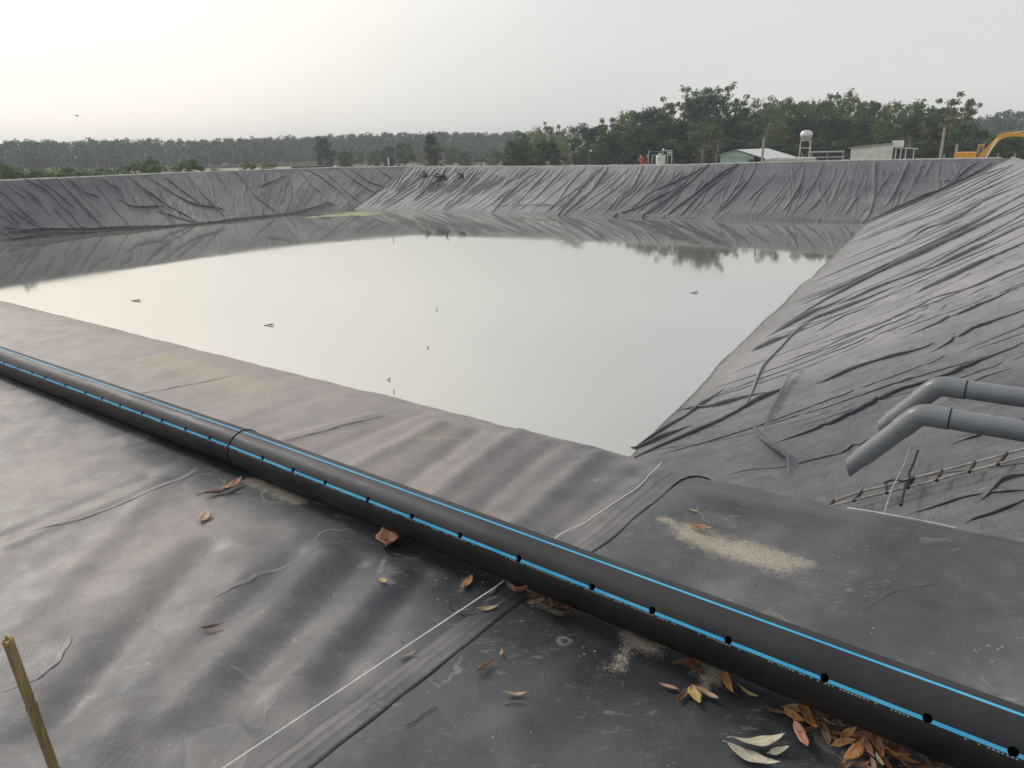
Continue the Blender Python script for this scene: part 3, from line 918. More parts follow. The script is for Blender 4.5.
tag(link('ground', mesh_np('ground', V, Fc), M_SOIL), kind='structure')
# pale dry fields between the pond and the plantation
for pts in ([(95, 235, 0), (330, 190, 0), (330, 300, 0), (60, 320, 0)],):
    P = [far_at(110, 150, 205), far_at(335, 150, 215), far_at(350, 150, 318), far_at(100, 150, 318)]
    tag(link('field', mesh_np('field', [(p[0], p[1], GROUND + 0.02) for p in P], [(0, 1, 2, 3)]), M_FIELD), kind='structure')
    P = [far_at(-60, 150, 150), far_at(90, 150, 150), far_at(120, 150, 200), far_at(-60, 150, 200)]

# pale bund of soil-filled bags along the crest
def crest_z(q):
    t_ = float((q - far_c) @ (far_r - far_c)) / Lf ** 2
    if t_ > 0: return float(np.interp(t_, *FAR_Z))
    lp = polyline(left_crest); ss = np.linspace(0, 1, 400); A2 = along(lp, ss)
    return float(np.interp(ss[np.argmin(np.linalg.norm(A2 - q, axis=1))], *LEFT_Z))


mb = MB()
cr = [np.array(p) for p in left_crest] + [far_r]
pts = []
for a, b in zip(cr[:-1], cr[1:]):
    k = max(2, int(np.linalg.norm(b - a) / 0.8))
    for i in range(k):
        q = a + (b - a) * i / k
        pts.append((q[0] + random.uniform(-.03, .03), q[1] + random.uniform(-.03, .03), crest_z(q) - 0.02 + random.uniform(-.012, .012)))
mb.tube(pts, [0.11 + random.uniform(-.012, .015) for _ in pts], 8)
kb = mb.build('crest_kerb', M_BUND, smooth=True); tag(kb, kind='structure')
mb = MB(); pts = []
k = 110
for i in range(k):
    q = far_r + (near_r - far_r) * i / k
    pts.append((q[0] + 0.05, q[1], 0.02 + random.uniform(-.03, .03)))
mb.tube(pts[1:96], [0.12 + random.uniform(-.02, .03) for _ in pts[1:96]], 8)
tag(mb.build('crest_kerb', simple_mat('grey_bund', (0.25, 0.24, 0.23), 0.85), smooth=True), kind='structure')

# water
t = NT('murky_water')
g = t.n('ShaderNodeNewGeometry').outputs['Position']
lw = t.n('ShaderNodeLayerWeight', inp={'Blend': 0.5})
bp = t.n('ShaderNodeBump', inp={'Strength': 0.05, 'Distance': 0.02, 'Height': t.noise(t.mapping(g, (1, 1.6, 1)), 1.3, 3)})
body = t.mix(t.ramp(t.noise(g, 0.05, 4), 0.35, 0.7), (0.195, 0.196, 0.172), (0.245, 0.243, 0.208))
df = t.n('ShaderNodeBsdfDiffuse', inp={'Color': body})
gl = t.n('ShaderNodeBsdfGlossy', inp={'Color': (0.995, 1.0, 0.975, 1), 'Roughness': t.ramp(t.noise(g, 0.12, 3), 0.4, 0.7, 0.03, 0.06), 'Normal': bp.outputs[0]})
fac = t.ramp(lw.outputs['Facing'], 0.0, 1.0, 0.08, 0.74)
fac = t.n('ShaderNodeMapRange', inp={0: lw.outputs['Facing'], 1: 0.35, 2: 0.95, 3: 0.30, 4: 0.76}).outputs[0]
ms = t.n('ShaderNodeMixShader', inp={0: fac, 1: df.outputs[0], 2: gl.outputs[0]})
t.l(ms.outputs[0], t.out.inputs['Surface'])
wp = [near_l + [4, 2], *[np.array(p) + (np.array(c) - np.array(p)) * 0.35 for p, c in zip(left_toe[1:-1], left_crest[1:-1])],
      toe_fl + (far_c - toe_fl) * .3, toe_fr + (far_r - toe_fr) * .3, toe_nr + (near_r - toe_nr) * .25]
me = mesh_np('water', [(p[0], p[1], WATER) for p in wp], [tuple(range(len(wp)))])
tag(link('water', me, t.m), kind='structure')
# algae film by the far left corner
t = NT('algae')
g = t.n('ShaderNodeNewGeometry').outputs['Position']
t.pbr(t.mix(t.ramp(t.noise(g, 0.9, 5), 0.4, 0.6), (0.22, 0.24, 0.11), (0.31, 0.31, 0.17)), 0.7)
V = []; n = 60
c0 = at(350, 214.5, WATER); a1 = at(300, 217.5, WATER) - c0; a1 = a1[:2]; b1 = at(350, 217.0, WATER)[:2] - c0[:2]
for i in range(n):
    an = 2 * PI * i / n
    k = 1 + 0.25 * math.sin(3 * an + 1) + 0.18 * math.sin(7 * an) + 0.1 * math.sin(13 * an + 2)
    p = c0[:2] + a1 * math.cos(an) * k * 0.7 + b1 * math.sin(an) * k * 0.7
    V.append((p[0], p[1], WATER + 0.008))
tag(link('algae', mesh_np('algae', V, [tuple(range(n))]), t.m), 'yellow green algae film on the water at the far left corner', 'algae', kind='stuff')

# ------------------------------------------------------------------ liner seam, cord
SEAM_PX = [(200, 855), (318, 762), (380, 713), (420, 681.5), (470, 642), (524, 599.5), (600, 547), (630, 522), (655, 502), (672, 487), (690, 477)]
cpts = [ground_px(*p) for p in SEAM_PX]


def smooth_path(pts, k=10):
    out = []
    n = len(pts)
    for i in range(n - 1):
        p0 = pts[max(i - 1, 0)]; p1 = pts[i]; p2 = pts[i + 1]; p3 = pts[min(i + 2, n - 1)]
        for j in range(k):
            t_ = j / k
            out.append(0.5 * ((2 * p1) + (-p0 + p2) * t_ + (2 * p0 - 5 * p1 + 4 * p2 - p3) * t_ * t_ + (-p0 + 3 * p1 - 3 * p2 + p3) * t_ ** 3))
    out.append(pts[-1].copy())
    return out


sp = smooth_path(cpts, 14)
# overlapping welded strip: cross profile (offset to the left of the edge, height)
prof = [(0.0, -0.004), (0.0, 0.003), (0.012, 0.003), (0.040, 0.0025), (0.043, 0.004), (0.046, 0.004), (0.049, 0.0025), (0.072, 0.0025), (0.075, 0.004), (0.078, 0.004), (0.081, 0.0025), (0.10, 0.0015), (0.115, -0.003)]
V = []; Fc = []
for i, p in enumerate(sp):
    tdir = (sp[min(i + 1, len(sp) - 1)] - sp[max(i - 1, 0)]); tdir.z = 0; tdir.normalize()
    lf = Vector((-tdir.y, tdir.x, 0))
    for (o_, h_) in prof:
        q = p + lf * (o_ * 1.25)
        V.append((q.x, q.y, zh(q.x, q.y) + h_ + 0.0006 * math.sin(i * 0.37 + o_ * 60)))
m_ = len(prof)
for i in range(len(sp) - 1):
    for k in range(m_ - 1):
        Fc.append((i * m_ + k, i * m_ + k + 1, (i + 1) * m_ + k + 1, (i + 1) * m_ + k))
me = mesh_np('seam', V, Fc)
Va = np.array(V); uu, nn = nu(Va)
set_uv(me, np.stack([uu, nn], -1)); set_attr(me, 'liner_tone', dust_shade_at(uu, nn) + 0.05); set_attr(me, 'sand', uu * 0)
so = link('seam', me, M_NEAR, parent=NEAR, smooth=True)
M_BLACK = simple_mat('black_edge', (0.010, 0.010, 0.011), 0.8, 0.3, 20)
mb = MB()
ep = []
for i, p in enumerate(sp):
    tdir = (sp[min(i + 1, len(sp) - 1)] - sp[max(i - 1, 0)]); tdir.z = 0; tdir.normalize()
    q = p - Vector((-tdir.y, tdir.x, 0)) * (0.004)
    ep.append(Vector((q.x, q.y, zh(q.x, q.y) + 0.001)))
mb.tube(ep, [0.0016 + 0.0014 * (0.5 + math.sin(i * 0.31)) for i in range(len(ep))], 6)
# torn black end by the crest
tp_ = [ground_px(x, y, 0.006) for x, y in ((672, 487), (680, 481), (690, 477.5), (698, 476), (706, 475.5), (714, 476), (722, 477))]
mb.tube(tp_, [0.002, 0.005, 0.007, 0.006, 0.008, 0.004, 0.001], 5)
eo = mb.build('seam_gap', M_BLACK, parent=NEAR)

# sharp small creases pressed into the near liner
V = []; Fc = []
CRE = [([(0, 541), (60, 524), (120, 505), (175, 482), (200, 468)], .005, .016), ([(0, 692), (30, 682), (52, 668), (66, 650), (72, 634)], .004, .012), ([(285, 441), (318, 433), (350, 424), (385, 416)], .007, .018),
       ([(110, 398), (150, 392), (200, 383), (245, 373)], .005, .014), ([(210, 600), (240, 585), (265, 574), (292, 564)], .004, .012), ([(860, 610), (900, 590), (950, 582)], .002, .010)]
PRF = [(-2.2, -.3), (-1.4, .12), (-.7, .45), (-.2, .9), (.1, 1.0), (.35, .75), (.45, .2), (.6, -.4)]
for pts_, A_c, w_c in CRE:
    pth = smooth_path([ground_px(*p) for p in pts_], 12); K = len(pth); k0 = len(V)
    for i, p in enumerate(pth):
        td = pth[min(i + 1, K - 1)] - pth[max(i - 1, 0)]; td.z = 0; td.normalize(); rt = Vector((td.y, -td.x, 0))
        f = i / (K - 1); am = math.sin(PI * f) ** .6 * (1 + .3 * math.sin(i * .8))
        for o_, h_ in PRF:
            q = p + rt * (o_ * w_c + .004 * math.sin(i * .5))
            V.append((q.x, q.y, zh(q.x, q.y) + h_ * A_c * am * (1 if h_ > 0 else .6)))
    for i in range(K - 1):
        for j in range(len(PRF) - 1):
            a_ = k0 + i * len(PRF) + j
            Fc.append((a_, a_ + 1, a_ + 1 + len(PRF), a_ + len(PRF)))
me = mesh_np('crease', V, Fc); Va = np.array(V); uu, nn = nu(Va)
set_uv(me, np.stack([uu, nn], -1)); set_attr(me, 'liner_tone', dust_shade_at(uu, nn)); set_attr(me, 'sand', uu * 0)
link('crease', me, M_NEAR, parent=NEAR, smooth=True)

M_CORD = simple_mat('white_cord', (0.72, 0.71, 0.68), 0.7, 0.15, 40)
cord_a = [(120, 835), (222, 768), (300, 714), (372, 665), (440, 621), (472, 600), (506, 578)]
cord_b = [(545, 551), (560, 538), (590, 520), (615, 503), (640, 486), (652, 473), (661, 468)]
mb = MB()
A_ = smooth_path([ground_px(x, y, 0.006) for x, y in cord_a], 8)
B_ = smooth_path([ground_px(x, y, 0.006) for x, y in cord_b], 8)
path = [Vector((p.x, p.y, max(zh(p.x, p.y) + 0.004, 0.0))) for p in B_]
# taut part in front of the pipe: straight between the two ends, resting on the high spots
ta, tb = Vector(at(150, 817, 0.035)), Vector(at(506, 580, 0.03))
path = [ta.lerp(tb, k / 20) for k in range(20)] + path
mb.tube(path, 0.0028, 6)
tag(mb.build('cord', M_CORD, smooth=True), 'thin white cord stretched over the liner and under the black pipe', 'cord')
mb = MB()
pc = [ground_px(x, y, 0.008) for x, y in ((848, 505), (866, 509), (900, 516), (930, 522), (957, 528))]
mb.tube(smooth_path(pc, 6), 0.003, 6)
tag(mb.build('cord', M_CORD, smooth=True), 'short white cord lying along the bank edge below the grey pipes', 'cord')

# ------------------------------------------------------------------ black perforated pipe
t = NT('black_pipe')
tc = t.n('ShaderNodeTexCoord').outputs['Object']
sx = t.n('ShaderNodeSeparateXYZ', inp={0: tc})
ang = t.math('ARCTAN2', sx.outputs[1], sx.outputs[2])     # angle round the pipe, local z up, local y away


def band(a0, w):
    return t.math('LESS_THAN', t.math('ABSOLUTE', t.math('SUBTRACT', ang, a0)), w)


scr = t.noise(t.mapping(tc, (1.2, 14, 14)), 2.0, 7, 0.75)
dst = t.noise(tc, 3.0, 6, 0.65)
col = t.mix(t.ramp(dst, 0.35, 0.7), (0.010, 0.010, 0.011), (0.022, 0.021, 0.021))
col = t.mix(t.math('MULTIPLY', t.ramp(scr, 0.6, 0.78), 0.45), col, (0.13, 0.125, 0.12))
# settled dust on the upward side
up = t.ramp(t.math('COSINE', t.math('ADD', ang, 0.05)), 0.35, 1.0)
up = t.math('MULTIPLY', up, t.ramp(t.noise(tc, 1.1, 5), 0.3, 0.7, 0.25, 0.85))
xf = t.ramp(sx.outputs[0], 5.0, 0.0, 0.45, 1.0)
col = t.mix(t.math('MULTIPLY', up, xf), col, (0.058, 0.060, 0.064))
bl = (0.07, 0.34, 0.52)
bl2 = t.mix(t.ramp(dst, 0.3, 0.75), (0.03, 0.34, 0.62), (0.10, 0.45, 0.68))
STRIPE_UP, STRIPE_LO = -0.04, -1.08
b1 = band(STRIPE_UP, 0.045); b2 = band(STRIPE_LO, 0.050)
col = t.mix(t.math('MAXIMUM', b1, b2), col, bl2)
# small pale printing beside the lower stripe, too small to read
fx = t.math('FRACT', t.math('MULTIPLY', sx.outputs[0], 85.0))
wn = t.n('ShaderNodeTexWhiteNoise', noise_dimensions='1D', inp={'W': t.math('FLOOR', t.math('MULTIPLY', sx.outputs[0], 85.0))}).outputs['Value']
pr = t.math('MULTIPLY', t.math('LESS_THAN', fx, t.math('ADD', 0.35, t.math('MULTIPLY', wn, 0.3))), band(STRIPE_LO - 0.088, 0.013))
gate = t.math('MULTIPLY', t.math('GREATER_THAN', wn, 0.22), t.math('GREATER_THAN', t.noise(t.mapping(tc, (1, 0, 0)), 5.0, 1), 0.44))
col = t.mix(t.math('MULTIPLY', t.math('MULTIPLY', pr, gate), 0.55), col, (0.5, 0.6, 0.64))
t.pbr(col, t.ramp(scr, 0.3, 0.8, 0.45, 0.62), t.math('ADD', t.noise(tc, 30, 4), scr), 0.08, 0.01, 0.24)
M_PIPE = t.m

pipe = empty('drain_pipe', (0, 0, 0))
tag(pipe, 'long black plastic pipe with two blue stripes and a row of drilled holes', 'pipe')
j_px = at(245, 449, 0.122)      # welded joint
ends = [at(-70, 334.6, 0.09), j_px, at(1120, 788, 0.165)]
hole_px = [(651, 611), (727, 642), (823, 678.5), (926, 719), (591, 588), (518, 559.5)]


def frame_along(a, b):
    x = Vector(b) - Vector(a); L = x.length; x.normalize()
    z = Vector((0, 0, 1)); y = z.cross(x).normalized(); z = x.cross(y)
    m = Matrix((x, y, z)).transposed().to_4x4(); m.translation = Vector(a)
    return m, L


def pipe_section(a, b, holes_x, name):
    m, L = frame_along(a, b)
    n = 96
    bm = bmesh.new()
    xs = np.linspace(0, L, max(2, int(L / 0.5)))
    V = []; Fc = []
    for r_ in (PIPE_R, PIPE_R - 0.011):
        for x in xs:
            for k in range(n):
                an = 2 * PI * k / n
                V.append((x, r_ * math.sin(an), r_ * math.cos(an)))
    nx = len(xs)
    for s_ in range(2):
        o = s_ * nx * n
        for i in range(nx - 1):
            for k in range(n):
                q = (o + i * n + k, o + i * n + (k + 1) % n, o + (i + 1) * n + (k + 1) % n, o + (i + 1) * n + k)
                Fc.append(q if s_ == 0 else q[::-1])
    for i, fl in ((0, False), (nx - 1, True)):
        for k in range(n):
            a1, a2 = i * n + k, i * n + (k + 1) % n
            b1_, b2_ = nx * n + a1, nx * n + a2
            Fc.append((a1, b1_, b2_, a2) if not fl else (a1, a2, b2_, b1_))
    me = mesh_np(name, V, Fc)
    bmx = bmesh.new(); bmx.from_mesh(me); bmesh.ops.recalc_face_normals(bmx, faces=bmx.faces); bmx.to_mesh(me); bmx.free()
    o = link(name, me, M_PIPE, pipe)
    o.matrix_world = m
    # drill
    cb = MB()
    for hx in holes_x:
        if hx < 0.05 or hx > L - 0.05: continue
        an = STRIPE_LO + 0.04
        d = Vector((0, math.sin(an), math.cos(an)))
        c = Vector((hx, 0, 0))
        cb.tube([c + d * 0.06, c + d * 0.16], 0.0145, 20)
    cm = mesh_np('cutter', cb.v, cb.f)
    bmx = bmesh.new(); bmx.from_mesh(cm); bmesh.ops.recalc_face_normals(bmx, faces=bmx.faces); bmx.to_mesh(cm); bmx.free()
    co = link('cutter', cm); co.matrix_world = m
    md = o.modifiers.new('drill', 'BOOLEAN'); md.operation = 'DIFFERENCE'; md.object = co; md.solver = 'EXACT'
    bpy.context.view_layer.update()
    dg = bpy.context.evaluated_depsgraph_get()
    nm = bpy.data.meshes.new_from_object(o.evaluated_get(dg))
    o.modifiers.clear(); o.data = nm
    bpy.data.objects.remove(co, do_unlink=True)
    nm.polygons.foreach_set('use_smooth', [True] * len(nm.polygons))
    try: nm.set_sharp_from_angle(angle=R(35))
    except Exception: pass
    return o


hx1 = []
m1, L1 = frame_along(ends[0], ends[1]); m2, L2 = frame_along(ends[1], ends[2])
d2 = (ends[2] - ends[1]) / np.linalg.norm(ends[2] - ends[1])
d1 = (ends[1] - ends[0]) / np.linalg.norm(ends[1] - ends[0])
def hole_pos(a, b, x_px):
    """distance along the pipe at which the drilled row passes pixel column x_px"""
    m, L = frame_along(a, b)
    off = m.to_3x3() @ Vector((0, math.sin(STRIPE_LO + .04), math.cos(STRIPE_LO + .04))) * PIPE_R
    d = (Vector(b) - Vector(a)).normalized()
    ss = np.linspace(0, L, 6000)
    P = np.array(a) + np.array(off) + ss[:, None] * np.array(d)
    X = px_of(P)[:, 0]
    return float(ss[np.argmin(np.abs(X - x_px))])


hx2 = [hole_pos(ends[1], ends[2], x) for x in (262, 292.5, 324.5, 367, 411, 459, 518, 591, 651, 727, 823, 926)]
hx2 += [hx2[-1] + 0.22, hx2[-1] + 0.46]
hx1 = [hole_pos(ends[0], ends[1], x) for x in (209.5, 185.5, 162, 142, 120, 102, 85.5, 65.5, 45, 32, 18, 4)]
hx1 += [hx1[-1] - 0.24]
hx1.sort()
pipe_section(ends[0], ends[1] - d1 * 0.0, hx1, 'pipe_section')
pipe_section(ends[1] + d2 * 0.004, ends[2], hx2, 'pipe_section')
mb = MB()
for off, rr in ((0.000, 0.0135), ):
    pass
mj, _ = frame_along(ends[1] - d2 * 0.02, ends[2])
tor = []; nT, nS = 72, 8
V = []; Fc = []
for i in range(nT):
    a = 2 * PI * i / nT
    for k in range(nS):
        b = 2 * PI * k / nS
        rr = PIPE_R + 0.002 + 0.005 * math.cos(b)
        V.append(Vector((0.006 * math.sin(b) + 0.02, rr * math.sin(a), rr * math.cos(a))))
for i in range(nT):
    for k in range(nS):
        Fc.append((i * nS + k, i * nS + (k + 1) % nS, ((i + 1) % nT) * nS + (k + 1) % nS, ((i + 1) % nT) * nS + k))
wb = link('weld_bead', mesh_np('weld_bead', V, Fc), simple_mat('weld', (0.015, 0.015, 0.016), 0.35), pipe, smooth=True)
wb.matrix_world = mj

# ------------------------------------------------------------------ grey pipes over the bank
t = NT('grey_pvc')
tc = t.n('ShaderNodeTexCoord').outputs['Object']
nz = t.noise(tc, 3.0, 5); st = t.noise(t.mapping(tc, (2, 2, 2)), 11, 6, 0.7)
col = t.mix(t.ramp(nz, 0.35, 0.65), (0.13, 0.142, 0.152), (0.18, 0.192, 0.202))
col = t.mix(t.math('MULTIPLY', t.ramp(st, 0.58, 0.75), 0.35), col, (0.34, 0.33, 0.31))
t.pbr(col, t.ramp(st, 0.3, 0.7, 0.28, 0.45), st, 0.05, 0.01, 0.5)
M_PVC = t.m
CD3 = np.array([CD[0], CD[1], 0.0]); CN3 = np.array([CN[0], CN[1], 0.0])


def grey_pipe(nval, px_run, px_elbow, px_end, rad, label):
    p0 = CN3 * nval
    A = on_plane(*px_run, p0, CN3); E = on_plane(*px_elbow, p0, CN3); T = on_plane(*px_end, p0, CN3)
    print('grey pipe', A, E, T, 'drop angle', math.degrees(math.atan2(E[2] - T[2], (E - T) @ CD3 * 1.0)))
    A = E + CD3 * ((A - E) @ CD3)
    root = empty('outlet_pipe', E)
    tag(root, label, 'pipe', 'grey outlet pipes')
    E_ = Vector((0, 0, 0)); run = Vector(CD3); dn = Vector(T - E).normalized(); Lt = (Vector(T - E)).length
    MB().tube([E_ + run * 0.105, E_ + run * 5.5], rad, 40).build('straight_pipe', M_PVC, root, True)
    # swept elbow with collars at both ends
    pts = []
    for k in range(13):
        s_ = k / 12
        a, b = E_ + run * 0.044, E_ + dn * 0.044
        pts.append(a * (1 - s_) ** 2 + E_ * 2 * s_ * (1 - s_) + b * s_ * s_)
    pts = [E_ + run * 0.135, E_ + run * 0.131] + pts + [E_ + dn * 0.13, E_ + dn * 0.134]
    rr = [rad + 0.0005, rad + 0.0045] + [rad + 0.0045] * 13 + [rad + 0.0045, rad + 0.0005]
    MB().tube(pts, rr, 40).build('elbow', M_PVC, root, True)
    # end pipe: hollow, cut at a slant
    V = []; Fc = []; n = 40
    a = dn.cross(Vector(CN3)).normalized(); b = dn.cross(a).normalized()
    for (L_, r_) in ((0.11, rad), (Lt - 0.085, rad), (Lt - 0.085, rad - 0.007), (Lt, rad - 0.007), (Lt, rad - 0.013), (0.2, rad - 0.013)):
        for k in range(n):
            an = 2 * PI * k / n
            sl = 0.0
            if L_ == Lt: sl = (a * math.cos(an) + b * math.sin(an)).dot(Vector((0, 0, 1))) * -0.05
            V.append(dn * (L_ + sl) + (a * math.cos(an) + b * math.sin(an)) * r_)
    for i in range(5):
        for k in range(n):
            Fc.append((i * n + k, i * n + (k + 1) % n, (i + 1) * n + (k + 1) % n, (i + 1) * n + k))
    mb = MB(); mb.add(V, Fc); mb.build('end_pipe', M_PVC, root, True)
    # dark joint line
    MB().tube([E_ + run * 0.134, E_ + run * 0.140], rad + 0.0022, 40).build('joint_ring', M_BLACK, root, True)
    return A, E, T


gA, gE, gT = grey_pipe(4.20, (1024, 434), (920, 414), (849, 467), 0.053, 'nearer grey plastic pipe bent down over the bank, its open end hanging lowest')
grey_pipe(4.62, (1024, 400), (938, 385.5), (880, 429), 0.052, 'farther grey plastic pipe bent down over the bank, above and behind the other')

# tie cord from the front pipe to the crest
mb = MB()
q0 = on_plane(913, 436, CN3 * 4.22, CN3); q1 = ground_px(884, 511)
k0 = Vector(q0); k1 = Vector(q1)
mb.tube([k0, k0.lerp(k1, .3) + Vector((0.01, 0, -.006)), k0.lerp(k1, .62) + Vector((-.008, 0, -.008)), k1], 0.0032, 6)
tag(mb.build('cord', M_CORD, smooth=True), 'white cord hanging from the nearer grey pipe down to the bank edge', 'cord')

# ------------------------------------------------------------------ ladder on the right bank
cr3 = np.array([*near_r, 0.0]); far3 = np.array([*far_r, 0.0]); tr3 = np.array([*toe_fr, WATER])
RN = np.cross(far3 - cr3, tr3 - cr3); RN /= np.linalg.norm(RN); RN *= np.sign(RN[2])
lift = RN * 0.02
up_px = [(834, 501), (862, 491.5), (890, 485), (914, 478), (942, 471), (980, 461), (1024, 449)]
lo_px = [(828, 507), (843, 503), (900, 489), (925, 483), (951, 476), (990, 466), (1024, 457)]
ru = [Vector(on_plane(x, y, cr3 + lift, RN)) for x, y in up_px]
rl = [Vector(on_plane(x, y, cr3 + lift, RN)) for x, y in lo_px]
exu = (ru[-1] - ru[-2]); exl = (rl[-1] - rl[-2])
ru += [ru[-1] + exu * 1.0, ru[-1] + exu * 2.2]; rl += [rl[-1] + exu * 1.0, rl[-1] + exu * 2.2]
lad = empty('ladder', ru[3])
bpy.context.view_layer.update()
tag(lad, 'narrow pale ladder with dark rungs laid down the right bank', 'ladder')
M_RAIL = simple_mat('pale_rail', (0.30, 0.27, 0.22), 0.8, 0.35, 6)
M_RUNG = simple_mat('dark_rung', (0.035, 0.028, 0.024), 0.85, 0.3, 9)
o3 = ru[3]
su = smooth_path([p - o3 for p in ru], 8); sl = smooth_path([p - o3 for p in rl], 8)
MB().tube(su, 0.016, 8).build('rail', M_RAIL, lad, True)
MB().tube(sl, 0.016, 8).build('rail', M_RAIL, lad, True)


def near_pt(path, px, py):
    best = min(path, key=lambda p: abs(proj_px(p + o3)[0] - px))
    return best


def proj_px(p):
    d = np.array(p) - cP; z = d @ cF
    return 512 + CAM_F * (d @ cX) / z, 384 - CAM_F * (d @ cU) / z


for xu, xl in ((834, 829), (862, 857), (887, 883), (914, 908), (943, 938), (974, 968), (1006, 1000)):
    a = near_pt(su, xu, 0); b = near_pt(sl, xl, 0)
    ex = (a - b).normalized()
    MB().tube([b - ex * 0.03, a + ex * 0.03], 0.021, 8).build('rung', M_RUNG, lad, True)
for k in range(5):
    f_ = 0.35 + k * 0.42
    a = ru[6] - o3 + exu * f_; b = rl[6] - o3 + exu * f_
    MB().tube([b, a], 0.021, 8).build('rung', M_RUNG, lad, True)
# dark knotted rope dangling over the ladder
mb = MB()
rp = [on_plane(x, y, cr3 + RN * 0.07, RN) for x, y in ((918, 450), (914, 462), (909, 474), (911, 480), (906, 484), (904, 492), (901, 505))]
mb.tube(smooth_path([Vector(p) for p in rp], 6), [0.010 + 0.010 * math.sin(i * 1.7) ** 2 for i in range(6 * 6 + 1)], 7)
rp = [on_plane(x, y, cr3 + RN * 0.08, RN) for x, y in ((884, 483), (893, 480), (903, 481), (914, 478))]
mb.tube(smooth_path([Vector(p) for p in rp], 6), 0.013, 7)
tag(mb.build('rope', M_BLACK, smooth=True), 'dark knotted rope hanging across the pale ladder', 'rope')

# ------------------------------------------------------------------ bamboo stake
t = NT('bamboo')
tc = t.n('ShaderNodeTexCoord').outputs['Object']
nz = t.noise(t.mapping(tc, (30, 30, 3)), 1.2, 6, 0.7)
col = t.mix(t.ramp(nz, 0.3, 0.7), (0.17, 0.11, 0.045), (0.36, 0.26, 0.12))
col = t.mix(t.math('MULTIPLY', t.ramp(t.noise(tc, 14, 5), 0.55, 0.75), 0.6), col, (0.09, 0.06, 0.035))
t.pbr(col, 0.45, nz, 0.2, 0.005)
M_BAMBOO = t.m
base = ground_px(66, 800, -0.02)
r_top = ray(8, 641)
tt = 2.0
# top: on the ray through the pixel of the cut end, as near to vertical over the base as the ray allows
best = None
for k in range(200):
    tt = 1.3 + k * 0.008
    q = Vector(cP + r_top * tt)
    hd = (Vector((q.x, q.y)) - Vector((base.x, base.y))).length
    if best is None or hd < best[0]: best = (hd, q)
top = best[1]
stk = empty('stake', base)
tag(stk, 'short cut bamboo stake standing at the bottom left', 'stake')
ax = top - base; Ls = ax.length
print('stake', base, top, Ls)
pts, rr = [], []
nodes_ = [0.22, 0.62]
N = 48
for i in range(N + 1):
    s_ = i / N
    r_ = 0.0142
    for nd_ in nodes_:
        r_ += 0.0028 * math.exp(-((s_ - nd_) / 0.014) ** 2) - 0.0015 * math.exp(-((s_ - nd_ - 0.03) / 0.012) ** 2)
    pts.append(ax * s_); rr.append(r_)
MB().tube(pts, rr, 24).build('culm', M_BAMBOO, stk, True)
mb = MB()
for k in range(16):
    an = 2 * PI * k / 16
    x_ = ax.cross(Vector((1, 0, 0))).normalized(); y_ = ax.normalized().cross(x_)
    d = x_ * math.cos(an) + y_ * math.sin(an)
    mb.tube([ax * 0.992 + d * 0.011, ax * (1.0 + random.uniform(0.0, 0.022)) + d * (0.011 + random.uniform(-.002, .003))], [0.0046, 0.003], 5)
mb.build('frayed_end', simple_mat('cut_bamboo', (0.42, 0.25, 0.10), 0.8, 0.3, 60), stk)

# ------------------------------------------------------------------ dry leaves
def dry_mat(name, c1, c2):
    t = NT(name)
    tc = t.n('ShaderNodeTexCoord').outputs['Object']
    nz = t.noise(t.mapping(tc, (14, 60, 14)), 1.0, 5, 0.7)
    nb = t.noise(tc, 35, 4, 0.7)
    col = t.mix(t.ramp(nz, 0.3, 0.7), c1, c2)
    col = t.mix(t.math('MULTIPLY', t.ramp(nb, 0.58, 0.72), 0.6), col, tuple(x * 0.35 for x in c1))
    t.pbr(col, 0.55, nz, 0.3, 0.002)
    return t.m


M_DRY = [dry_mat('leaf_tan', (0.20, 0.13, 0.075), (0.38, 0.27, 0.16)), dry_mat('leaf_brown', (0.09, 0.042, 0.022), (0.20, 0.095, 0.045)),
         dry_mat('leaf_orange', (0.26, 0.12, 0.035), (0.46, 0.24, 0.08)), dry_mat('leaf_pink', (0.34, 0.13, 0.08), (0.50, 0.27, 0.18)),
         dry_mat('leaf_pale', (0.38, 0.34, 0.24), (0.56, 0.50, 0.37)), dry_mat('leaf_yellow', (0.38, 0.26, 0.08), (0.55, 0.42, 0.18))]


